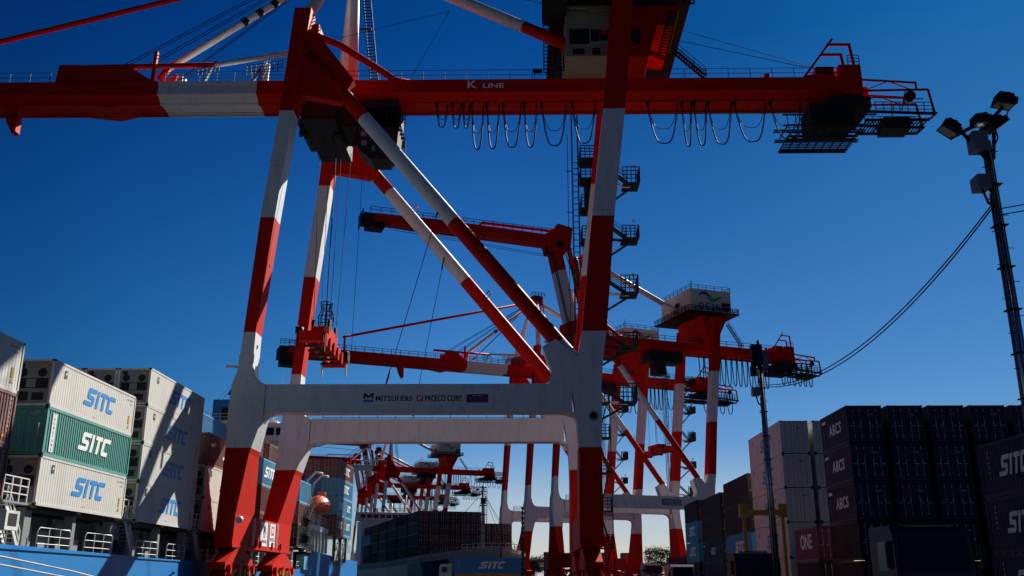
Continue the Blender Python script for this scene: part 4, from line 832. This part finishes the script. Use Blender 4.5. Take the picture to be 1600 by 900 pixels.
        b = MB(); b.tube([(30.2, -.9, 15.6), (30.2, -1.05, 15.6)], .42, GREY, 20); b.tube([(30.2, -1.05, 15.6), (30.2, -1.2, 15.6)], .24, BLK, 16); part(b, 'flood_lamp')
        b = MB(); b.tube([(-.2, -.95, 6.9), (-.2, -1.6, 6.9)], .06, DKM, 6); b.tube([(.1, -1.5, 6.8), (.1, -1.9, 6.7)], .28, GALV, 14); part(b, 'flood_lamp')
        for x, z in ((-1.2, 12.2),): b.box(x, x+.3, -1.1, -.9, z, z+.4, DKM)
    else:
        b.box(17.2+dl*.5, 19.4+dl*.5, -.9, -.85, 16.7, 17.9, NAVYP); b.box(19.7+dl*.5, 21.7+dl*.5, -.9, -.85, 16.7, 17.9, NAVYP)
        for k in range(4): b.box(17.4+dl*.5, 19.2+dl*.5, -.91, -.9, 16.85+k*.25, 16.93+k*.25, TXW); b.box(19.9+dl*.5, 21.5+dl*.5, -.91, -.9, 16.85+k*.25, 16.93+k*.25, TXW)
        part(b, 'sign_plate')
    return root
crane((-24.2, 84, 0), 0, 30, 18.5, 'down', True, 'nearest red and white gantry crane filling the view, boom lowered over the ship', None, '', None)
cF = crane((12.3, 193, 0), R(21), 28, 15, 'folded', False, 'crane with folded two-piece boom and pale machine house right of the near crane', 'cranes beyond the nearest crane', 'OC26', ((30.5, 49, 13, 5.2), (52, 61, 6, 4.0)))
cD = crane((1.3, 226, 0), R(23), 28, 15, 'down', False, 'crane behind the folded-boom crane, long boom lowered behind the near portal beam', 'cranes beyond the nearest crane', 'OC37', ((29, 33, 2, 6.0), (34, 40, 5, 4.6), (41, 49, 3, 4.4), (52, 62, 4, 4.4)))
G_ = 28
def place_copy(src, X, Y, rz, label, skip=('lettering', 'sign_plate')):
    c = copy_tree(src, None, skip); c.location = (X, Y, 0); c.rotation_euler = (0, 0, rz); c['label'] = label; return c
def land_to_origin(X, Y, rz): return X-28*math.cos(rz), Y-28*math.sin(rz)
x, y = land_to_origin(-38, 447, R(24)); place_copy(cD, x, y, R(24), 'distant crane with pale machine house over the dark ship, boom lowered')
x, y = land_to_origin(-55, 520, R(20)); place_copy(cF, x, y, R(20), 'distant crane with folded boom left of the white apex frame, nearer of two')
x, y = land_to_origin(-72, 590, R(20)); place_copy(cF, x, y, R(20), 'farthest crane with folded boom, just visible behind the stern stack')

# ------------------------------------------------------------------ spreaders
sp = empty('container_spreader', (-20.2, 93.2, 23.4), 0, 'red container spreader hanging on ropes beside the far sea leg', 'spreader')
b = MB(); b.box(-1.15, 1.15, -6.0, -5.4, .1, 1.1, RED); b.box(-1.15, 1.15, 5.4, 6.0, .1, 1.1, RED); b.box(.3, .7, -5.4, 5.4, .2, .9, RED); b.box(-.7, -.3, -5.4, 5.4, .2, .9, RED)
b.box(-1.0, 1.0, -3.8, 3.8, .95, 1.5, RED)
for y in (-4, -2, 0, 2, 4): b.box(.75, 1.15, y-.3, y+.3, .1, 1.3, RED); b.box(-1.1, 1.1, y-.15, y+.15, .0, .2, DKM)
b.build('main_frame', sp)
for x, y in ((-.8, -1.6), (.8, -1.6), (-.8, 1.6), (.8, 1.6)): b = MB(); b.tube([(x-.12, y, 2.8), (x+.12, y, 2.8)], .55, DKM, 14); b.build('sheave', sp)
b = MB(); b.box(-.9, .9, -2.2, 2.2, 1.5, 2.5, RED)
b.build('head_block', sp)
b = MB(); b.tube([(-1.2, -5.6, .9), (-1.2, -5.6, 1.5)], .4, DKM, 10); b.build('end_drum', sp); b = MB(); b.tube([(1.1, 5.7, 1.2), (1.5, 5.7, 1.2)], .65, DKM, 14); b.build('end_drum', sp)
for y in (-5.7, 5.7):
    for s in (-1, 1):
        b = MB(); b.bar((s*1.2, y, .8), (s*1.45, y, 1.6), .12, .3, YEL); b.bar((s*1.25, y, .9), (s*1.3, y, -.9), .1, .3, YEL if y > 0 else DKM); b.build('flipper', sp)
b = MB()
for k in range(5):
    z = 2.6+k*.75; r = [.5, .75, .8, .5, .6][k]; b.tube([(r*math.cos(a), .2+r*math.sin(a), z) for a in [i*math.pi/6 for i in range(13)]], .05, DKM, 4)
for i in range(10):
    a = i*math.pi/5; b.tube([([.5, .75, .8, .5, .6][k]*math.cos(a), .2+[.5, .75, .8, .5, .6][k]*math.sin(a), 2.6+k*.75) for k in range(5)], .04, DKM, 4)
b.build('cable_basket', sp)
for x, y in ((-.8, -1.6), (.8, -1.6), (-.8, 1.6), (.8, 1.6), (0, .2)):
    b = MB(); b.tube([(x, y, 2.8), (x*1.5, y*1.6, 23.4)], .03 if x else .06, DKM, 5); b.build('hoist_rope', sp)
b = MB(); b.tube([(2.2, 3.2, 1), (2.4, 3.4, 22)], .025, DKM, 4); b.build('hoist_rope', sp)
sp2 = empty('container_spreader', (29.5, 214.5, 29.0), R(21), 'dark red spreader hanging high under the folded-boom crane', 'spreader')
b = MB(); b.box(-1.2, 1.2, -6, 6, 0, .9, RED); b.box(-1.0, 1.0, -2.4, 2.4, .9, 2.0, RED)
for y in (-5, 0, 5): b.box(-1.3, 1.3, y-.3, y+.3, -.2, 1.2, DKM)
b.build('main_frame', sp2)
b = MB()
for x, y in ((-1, -1.5), (1, -1.5), (-1, 1.5), (1, 1.5)): b.tube([(x, y, 1.9), (x, y, 19)], .04, DKM, 4)
b.build('hoist_rope', sp2)

# ------------------------------------------------------------------ right-hand yard
g0 = gz(66)-.05
def yard_stack(x, y, name, spec, Ln, logo_side=-1, end='door', z0=None, grp='containers stacked in the shaded yard'):
    z = gz(y)+.02 if z0 is None else z0
    for ti, (c, h, lg) in enumerate(spec):
        t = TIER[len(spec)][ti]
        lc = {'white': TXB}.get(c, TXW)
        container(x, y, z, Ln, h-.05, c, f'{CN[c]} container, {t} of {len(spec)} in the {name}', grp, end='cooler' if end == 'auto' and c == 'white' else 'door', logo=lg, side=logo_side, lc=lc); z += h
XY = 22.35+1.22
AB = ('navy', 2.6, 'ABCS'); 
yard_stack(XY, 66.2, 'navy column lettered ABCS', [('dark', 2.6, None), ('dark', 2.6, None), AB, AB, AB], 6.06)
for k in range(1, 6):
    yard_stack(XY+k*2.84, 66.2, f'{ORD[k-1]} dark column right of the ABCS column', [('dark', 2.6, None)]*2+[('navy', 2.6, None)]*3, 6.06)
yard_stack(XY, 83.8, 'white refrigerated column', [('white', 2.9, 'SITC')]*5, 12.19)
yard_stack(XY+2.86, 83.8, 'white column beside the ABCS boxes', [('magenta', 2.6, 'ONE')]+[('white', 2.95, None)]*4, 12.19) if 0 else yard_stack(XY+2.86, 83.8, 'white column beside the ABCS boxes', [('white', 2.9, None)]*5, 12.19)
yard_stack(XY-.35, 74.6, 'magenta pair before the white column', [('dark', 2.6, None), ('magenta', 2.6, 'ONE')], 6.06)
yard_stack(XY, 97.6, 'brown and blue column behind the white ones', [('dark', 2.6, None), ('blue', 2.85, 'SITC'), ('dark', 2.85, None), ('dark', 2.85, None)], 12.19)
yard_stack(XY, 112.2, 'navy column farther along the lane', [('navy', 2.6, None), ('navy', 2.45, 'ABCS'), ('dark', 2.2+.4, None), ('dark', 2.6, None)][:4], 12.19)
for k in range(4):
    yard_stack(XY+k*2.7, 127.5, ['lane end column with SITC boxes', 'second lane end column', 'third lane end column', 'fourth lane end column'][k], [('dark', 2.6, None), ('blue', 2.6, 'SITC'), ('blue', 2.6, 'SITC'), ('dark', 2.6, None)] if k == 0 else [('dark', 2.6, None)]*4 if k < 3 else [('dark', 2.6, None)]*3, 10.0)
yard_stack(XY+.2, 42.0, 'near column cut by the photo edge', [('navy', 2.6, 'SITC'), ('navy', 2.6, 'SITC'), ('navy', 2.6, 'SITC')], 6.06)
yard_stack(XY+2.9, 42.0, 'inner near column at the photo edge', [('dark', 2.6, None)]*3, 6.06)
# far yard at the foot of the distant cranes
cols = ['purple', 'maroon', 'navy', 'dark', 'maroon', 'purple', 'brown', 'navy', 'maroon']
for k in range(9):
    hh = [2, 3, 2, 3, 3, 2, 3, 2, 3][k]
    yard_stack(-1+k*7.2, 262+k*2.5, f'{ORD[k]} small stack of the far yard', [(cols[(k+i) % 9], 2.6, None) for i in range(hh)], 6.06, z0=1.72, grp='containers stacked in the far yard')

# ------------------------------------------------------------------ second ship
RZ2 = math.atan2(.31, .95); c2, s2 = math.cos(RZ2), math.sin(RZ2)
O2 = (-6.0, 207.0)
def w2(x, y): return (O2[0]+x*c2-y*s2, O2[1]+x*s2+y*c2)
def dark_ship():
    sh = empty('container_ship', (*O2, -2.4), RZ2, 'dark hulled container ship with pale bow moored at the far berth', 'container ship')
    def P(b): b.v = [(x, y, z+2.4) for x, y, z in b.v]; return b
    b = MB(); st = []
    for i, (y, wt_, wb, zt) in enumerate([(-3.5, .15, .05, 8.6), (-1, 2.6, .3, 8.5), (3, 5.8, 1.2, 8.3), (8, 8.8, 3.0, 8.0), (14, 11.0, 5.6, 7.7), (22, 12.0, 8.6, 7.5), (35, 12.2, 11.2, 7.3), (60, 12.2, 12.0, 7.0), (140, 12.2, 12.0, 6.8), (160, 11.5, 9, 6.8)]):
        st.append([(wt_, y, zt), (wt_*.97, y+.2, zt-1.5), (wt_*.55+wb*.45, y+(2.0 if i < 4 else 0), 2.5), (wb, y+(3.5 if i < 4 else 0), -2.6)])
    for A, B in zip(st, st[1:]):
        for j in range(3):
            for s in (-1, 1):
                m = HULLG if (A[0][1] < 34 and j == 0) else (HULLG if A[0][1] < 8 and j == 1 else HULLD)
                f = [(s*p[0], p[1], p[2]) for p in (A[j], B[j], B[j+1], A[j+1])]
                b.face(f if s < 0 else f[::-1], m, True)
        b.face([(-A[0][0], A[0][1], A[0][2]-.9), (A[0][0], A[0][1], A[0][2]-.9), (B[0][0], B[0][1], B[0][2]-.9), (-B[0][0], B[0][1], B[0][2]-.9)], DKM)
    P(b).build('hull', sh)
    b = MB(); b.tube([(0, 11, 7), (0, 11, 22.5)], .5, HULLG, 10, r2=.25)
    for z in (12, 14, 16, 18, 19.5, 21, 22): b.box(-.7, .7, 10.4, 11.6, z, z+.18, DKM)
    b.box(-.5, .5, 10.3, 11, 18.4, 19.6, DKM); b.tube([(0, 10.6, 22), (0, 10.6, 24)], .08, DKM, 5); b.ladder((.6, 10.5, 7), (.5, 10.5, 22), .5, DKM, (1, 0, 0), .5, .05)
    for x, y in ((-5, 3), (6, 4), (-11, 17), (9, 22), (3.4, -1)): b.tube([(0, 11, 21), (x, y, 8)], .05, DKM, 4)
    P(b).build('foremast', sh)
    b = MB(); b.rail([(-6, 6, 7.2), (-2.4, 1, 7.4), (2.4, 1, 7.4), (7, 6, 7.3)], GALV, 2.2, 1.5, .05, 2)
    for x, y in ((-4, 6), (3, 7), (0, 4), (5, 12)): b.box(x-.6, x+.6, y-.5, y+.5, 7, 9.0, DKM)
    P(b).build('deck_railing', sh)
    b = MB(); b.box(-11.5, 11.5, 112, 122, 6, 20.5, SHIPW); b.box(-13, 13, 111, 116, 20.5, 23.0, SHIPW); b.box(-4, 4, 123, 130, 6, 24, SHIPW); ab = P(b).build('accommodation_block', sh)
    for k in range(12):
        b = MB(); b.box(-12.2+k*2.05, -10.6+k*2.05, 110.94, 111, 21.2, 22.4, GLS); P(b).build('window', ab)
    b = MB(); b.rail([(-13, 111, 23), (13, 111, 23)], SHIPW, 1.3, 2, .07, 1); b.tube([(3, 115, 23), (3, 115, 29)], .25, SHIPW, 8); b.tube([(-2, 114, 23), (-2, 114, 26)], .5, SHIPW, 10); P(b).build('bridge_roof_gear', sh)
dark_ship()
r2 = random.Random(4); pal = ['purple', 'purple', 'maroon', 'dark', 'navy', 'dark', 'maroon', 'purple', 'dark']
for bay in range(6):
    yb = 26+bay*13.8
    for ci in range(9):
        if bay > 0 and 3 <= ci: continue
        nt_ = [4, 4, 4, 4, 4, 4, 4, 4, 4][ci] if bay else [4, 4, 4, 4, 4, 4, 3, 3, 3][ci]
        for ti in range(nt_):
            x = -10.2+ci*2.55; X, Y = w2(x, yb); c = r2.choice(pal)
            if (bay, ci, ti) == (5, 0, 2): c = 'skyblue'
            container(X, Y, 7.3+ti*2.62, 12.19, 2.58, c, f'{CN[c]} container, tier {TIER[4][ti]}, {ORD[ci]} row from port, {ORD[bay]} bay of dark ship', 'containers aboard the dark ship', rot=RZ2, end=None if bay else 'door')

# ------------------------------------------------------------------ vehicles
def truck(x, y, rz, label, body, z=None, trailer=True, full=True):
    z = gz(y)+.005 if z is None else z
    t = empty('truck', (x, y, z), rz, label, 'truck')
    b = MB()                                                           # cab faces -y
    pr = [(0, .55), (0, 1.55), (.12, 2.75), (.35, 3.0), (2.1, 3.05), (2.2, 2.9), (2.2, .55)]
    b.prism(pr, -1.22, 1.22, body, 'x'); b.box(-1.25, 1.25, -.12, .35, .35, .85, DKM); b.bar((-.9, .3, 3.06), (.9, .3, 3.06), .12, .1, DKM)
    b.build('cab', t)
    b = MB(); b.hexa([(-1.08, -.05, 1.6), (1.08, -.05, 1.6), (1.08, .05, 1.6), (-1.08, .05, 1.6), (-1.02, .045, 2.68), (1.02, .045, 2.68), (1.02, .15, 2.68), (-1.02, .15, 2.68)], GLS); b.build('windscreen', t)
    for s in (-1, 1):
        b = MB(); b.box(s*1.235-.01, s*1.235+.01, .45, 1.45, 1.65, 2.55, GLS); b.build('side_window', t)
        b = MB(); b.box(s*1.45-.1, s*1.45+.1, -.2, -.08, 1.7, 2.5, DKM); b.bar((s*1.2, .1, 2.5), (s*1.45, -.12, 2.5), .05, .05, DKM); b.build('mirror', t)
        b = MB(); b.box(s*.95-.18, s*.95+.18, -.16, -.1, .45, .68, GALV); b.build('headlight', t)
        for yy in (1.1,)+((3.9, 9.6, 10.9) if trailer else (3.9,)):
            b = MB(); b.tube([(s*1.2, yy, .5), (s*.9, yy, .5)], .5, BLK, 18); b.tube([(s*1.22, yy, .5), (s*1.19, yy, .5)], .26, GALV, 12); b.build('wheel', t)
    b = MB(); b.box(-.5, .5, .4, 6, .7, 1.0, DKM)
    if trailer:
        b.box(-1.1, -.8, 2.6, 14.8, 1.1, 1.42, YEL); b.box(.8, 1.1, 2.6, 14.8, 1.1, 1.42, YEL)
        for yy in (2.7, 6, 9, 12, 14.6): b.box(-1.2, 1.2, yy, yy+.25, 1.15, 1.40, YEL)
        b.box(-1.2, -1.12, 6, 8, .5, 1.1, YEL)
    b.build('trailer' if trailer else 'chassis', t)
    return t
truck(-14.8, 171.2, R(-90), 'pale green semi truck carrying a blue SITC container on the far apron', TEAL)
container(-12.3, 171.2, gz(171)+1.45, 12.19, 2.6, 'blue', 'blue SITC container riding on the far semi truck', None, rot=R(-90), end='door', logo='SITC', side=1, lc=TXW)
truck(12.75, 31.0, 0, 'dark truck cab parked in deep shade before the container stacks', CABB, trailer=False)
truck(14.4, 62.5, 0, 'blue roofed truck behind the slim light mast', CABB, trailer=False)
def van(x, y, label, m):
    v = empty('van', (x, y, gz(y)+.005), 0, label, 'van'); b = MB()
    b.prism([(0, .4), (0, 1.05), (.5, 1.3), (1.0, 2.15), (1.3, 2.35), (4.9, 2.35), (5.0, 2.1), (5.0, .4)], -.98, .98, m, 'x'); b.build('body', v)
    b = MB(); b.hexa([(-.88, .5, 1.34), (.88, .5, 1.34), (.88, .6, 1.34), (-.88, .6, 1.34), (-.8, .98, 2.13), (.8, .98, 2.13), (.8, 1.06, 2.13), (-.8, 1.06, 2.13)], GLS); b.build('windscreen', v)
    for s in (-1, 1):
        b = MB(); b.box(s*.7-.18, s*.7+.18, -.03, .02, .8, 1.02, GALV); b.build('headlight', v)
        b = MB(); b.box(s*.985-.008, s*.985+.008, 1.2, 2.2, 1.4, 2.05, GLS); b.build('side_window', v)
        b = MB(); b.box(s*1.12-.1, s*1.12+.1, .95, 1.05, 1.35, 1.7, DKM); b.build('mirror', v)
        for yy in (.9, 4.0): b = MB(); b.tube([(s*.98, yy, .36), (s*.75, yy, .36)], .36, BLK, 16); b.build('wheel', v)
van(13.4, 84, 'grey van parked right of the near crane leg', mat('van_grey_paint', (.25, .27, .32), .25, dirt=.1))
van(15.2, 118, 'dark van parked farther off, left of the grey van', mat('van_dark_paint', (.05, .06, .08), .25, dirt=.1))
t3 = truck(19.5, 168, R(-90), 'semi truck under the maroon container between the crane feet', CABB)
container(24.0, 168, gz(168)+1.45, 6.06, 2.6, 'magenta', 'dark red container riding on a semi truck between crane feet', None, rot=R(-90), end='door')

# ------------------------------------------------------------------ light masts
PIPE = mat('mast_steel', (.45, .46, .48), .22, metal=.9, dirt=.2); POLE = mat('mast_pole_steel', (.10, .105, .115), .35, metal=.6, dirt=.3)
def mast(x, y, zt, label, heads):
    t = empty('light_mast', (x, y, gz(y)), 0, label, 'light mast'); h = zt-gz(y); b = MB()
    b.tube([(0, 0, 0), (0, 0, h)], .2, POLE, 16, r2=.13); b.build('pole', t)
    b = MB()
    for dx, dy, r in ((.23, -.05, .045), (-.12, -.2, .05), (.02, -.24, .03)): b.tube([(dx, dy, 0), (dx*.6, dy*.7, h-.5)], r, PIPE, 8)
    z = 1.0
    while z < h-1: b.box(-.2, .24, -.25, .18, z, z+.04, DKM); z += 1.5
    b.build('conduit', t)
    b = MB(); z = 2.0; k = 0
    while z < h: b.bar((0, -.1, z), (.36 if k % 2 else -.30, -.1, z), .022, .022, DKM); z += .6; k += 1
    b.build('step_bolts', t)
    b = MB(); b.box(-.62, -.18, -.35, .25, h-2.4, h-1.9, mat('mast_box_grey', (.12, .15, .2), .5)); b.tube([(-.4, -.1, h-2.4), (-.3, -.15, h-2.9), (-.1, -.2, h-3.1)], .05, DKM, 6); b.build('junction_box', t)
    if heads:
        b = MB(); b.bar((-1.15, 0, h-.35), (.5, 0, h+.5), .12, .12, DKM); b.bar((.2, 0, h+.2), (.8, -.05, h+.8), .12, .12, DKM); b.tube([(.5, -.2, h+.4), (.7, -.3, h+.2), (.9, -.2, h+.6)], .025, BLK, 5); b.bar((-.75, 0, h-.15), (0, 0, h-1.25), .1, .1, DKM); b.bar((.45, 0, h+.3), (.2, 0, h-1.2), .1, .1, DKM); b.box(-.55, -.05, -.35, .2, h-.95, h-.25, MATS['mast_box_grey']); b.tube([(-.2, -.2, h-.9), (-.1, -.25, h-1.3), (0, -.1, h-1.6)], .03, BLK, 5); b.tube([(.3, -.2, h+.2), (.35, -.25, h-.5), (.1, -.1, h-1.0)], .03, BLK, 5); b.build('bracket', t)
        for cx, cz, a, s in ((-1.2, h-.02, -38, .4), (-.12, h+.28, 10, .34), (.42, h+.12, 35, .36), (.85, h+1.05, -12, .42)):
            b = MB(); F = Matrix.Translation((cx, -.1, cz)) @ Matrix.Rotation(R(-a), 4, 'Y'); n0 = len(b.v)
            b.hexa([(-s*.8, -.3, -s*.5), (s*.8, -.3, -s*.5), (s*.8, .3, -s*.5), (-s*.8, .3, -s*.5), (-s*.6, -.25, s*.5), (s*.6, -.25, s*.5), (s*.6, .25, s*.5), (-s*.6, .25, s*.5)], DKM)
            b.box(-s*.85, s*.85, -.34, -.3, -s*.55, s*.1, DKM); b.tube([(0, -.3, 0), (0, -.42, 0)], s*.3, DKM, 12); b.box(-s*.7, s*.7, -.2, .2, -s*.55, -s*.5, GALV)
            b.v[n0:] = [tuple(F @ Vector(v)) for v in b.v[n0:]]; b.build('floodlight', t)
    else:
        b = MB(); b.box(-.5, .15, -.3, .3, h-.4, h+.9, DKM); b.box(.2, .5, -.3, .2, h-.6, h+.5, MATS['mast_box_grey']); b.tube([(0, 0, h), (0, 0, h+1.2)], .1, DKM, 8); b.build('bracket', t)
        b = MB(); b.box(-.6, -.25, -.2, .2, h-1.1, h-.5, DKM); b.build('floodlight', t)
    return t
mast(16.35, 31, 17.15, 'tall floodlight mast with four lamp heads at the far right', True)
mast(15.05, 60, 15.4, 'slim distant light mast standing before the white refrigerated containers', False)
for k, (dz, lb_) in enumerate(((0, 'upper of two black cables sagging between the light masts'), (-.12, 'lower of two black cables sagging between the light masts'))):
    b = MB(); a = Vector((16.3, 31, 14.3+dz)); c = Vector((15.15, 60, 13.72+dz)); pts = []
    for i in range(41): t = i/40; p = a.lerp(c, t); p.z -= 4*(1.75+k*.06)*t*(1-t); pts.append(p)
    b.tube(pts, .028, BLK, 6); o = b.build('power_cable'); tag(o, lb_, 'cable', 'cables strung between light masts')
for k, (dz, lb_) in enumerate(((0, 'upper cable leaving the tall mast past the right edge'), (-.22, 'lower cable leaving the tall mast past the right edge'))):
    b = MB(); a = Vector((16.35, 31, 14.05+dz)); c = Vector((32, 12, 14.4+dz)); pts = []
    for i in range(21): t = i/20; p = a.lerp(c, t); p.z -= 4*.9*t*(1-t); pts.append(p)
    b.tube(pts, .022, BLK, 5); tag(b.build('power_cable'), lb_, 'cable', 'cables strung between light masts')
# yellow frame in front of the white stack
t = empty('height_gauge', (16.4, 68, gz(68)), 0, 'yellow steel height frame standing before the brown and white stacks', 'gantry frame'); zb = 6.4-gz(68)
b = MB(); b.box(-1.2, 1.35, -.15, .15, zb-.25, zb+.1, YEL); b.build('crossbar', t)
for x in (-1.25, 1.4):
    b = MB(); b.box(x-.1, x+.1, -.12, .12, 0, zb+.5, YEL); b.box(x-.28, x+.28, -.3, .3, zb-.4, zb+.5, YEL); b.build('post', t)
b = MB(); z = gz(120); b.tube([(-.3, 120, z), (-.3, 120, 10.6)], .16, DKM, 8, r2=.1)
for i in range(14): b.box(-.52, -.1, 119.9, 120.1, z+1+i*.6, z+1.2+i*.6, DKM)
b.box(-.55, -.05, 119.8, 120.2, 6.2, 6.7, DKM); tag(b.build('signal_pole'), 'thin dark pole with small steps between the distant crane legs', 'pole')
# mooring lines
for k, (z0, lb_) in enumerate(((2.95, 'upper pale mooring rope crossing the blue hull'), (2.55, 'lower pale mooring rope crossing the blue hull'))):
    b = MB(); b.tube([(-26.9, 40, z0+.6), (-26.8, 50.5, z0), (-26.6, 58, z0-.62), (-26.2, 70, .9+gz(60)*.3)], .05, ROPE, 6); tag(b.build('mooring_rope'), lb_, 'rope', 'mooring ropes by the blue hull')
# yellow boom by the third stack, and a striped safety cone
b = MB(); b.prism([(88.2, 6.35), (94.5, 6.25), (94.5, 7.2), (92, 7.15)], -27.1, -26.7, YEL, 'x'); b.tube([(-26.9, 86.6, 6.75), (-26.9, 89, 6.75)], .16, YEL, 10); b.tube([(-26.9, 86.4, 6.75), (-26.9, 86.9, 6.75)], .3, DKM, 12)
b.box(-27.2, -26.6, 94.4, 95.0, 2, 7.3, DKM); tag(b.build('gangway_arm'), 'yellow pivoting arm beside the third white stack at deck level', 'arm')
# trees on the skyline
LEAF = mat('foliage', (.05, .075, .03), .8, dirt=.4, streak=False); BARK = mat('bark', (.08, .06, .04), .9)
def tree(x, y, h, label, seed):
    r = random.Random(seed); t = empty('tree', (x, y, 1.7), 0, label, 'tree', 'trees on the skyline'); b = MB(); b.tube([(0, 0, 0), (.2, 0, h*.5), (0, .1, h*.8)], .3, BARK, 8, r2=.08)
    cl = []
    for i in range(22):
        a = r.random()*6.28; q = Vector((math.cos(a)*r.uniform(.6, h*.36), math.sin(a)*r.uniform(.6, h*.36), h*r.uniform(.35, .92))); cl.append(q); b.tube([(0, 0, h*.4), q], .08, BARK, 5, r2=.03)
    b.build('trunk', t); b = MB()
    for q in cl:
        for k in range(170):
            v = Vector((r.gauss(0, 1), r.gauss(0, 1), r.gauss(0, .7)))*h*.085; n = Vector((r.gauss(0, 1), r.gauss(0, 1), r.gauss(0, 1))).normalized(); u = n.orthogonal().normalized()*r.uniform(.15, .3); w_ = n.cross(u)
            p = q+v; b.face([p-u, p-w_*.6, p+u, p+w_*.6], LEAF)
    b.build('crown', t)
for i, (x, y, h, lbl) in enumerate(((2.5, 300, 7.5, 'dark tree on the skyline just right of the second distant crane foot'), (8.5, 305, 8.5, 'round dark tree on the skyline left of the near crane landward leg'), (40, 300, 10, 'dark tree on the skyline between the right distant crane feet'), (48, 310, 9.5, 'broad dark tree on the skyline behind the last distant crane foot'))): tree(x, y, h, lbl, i)
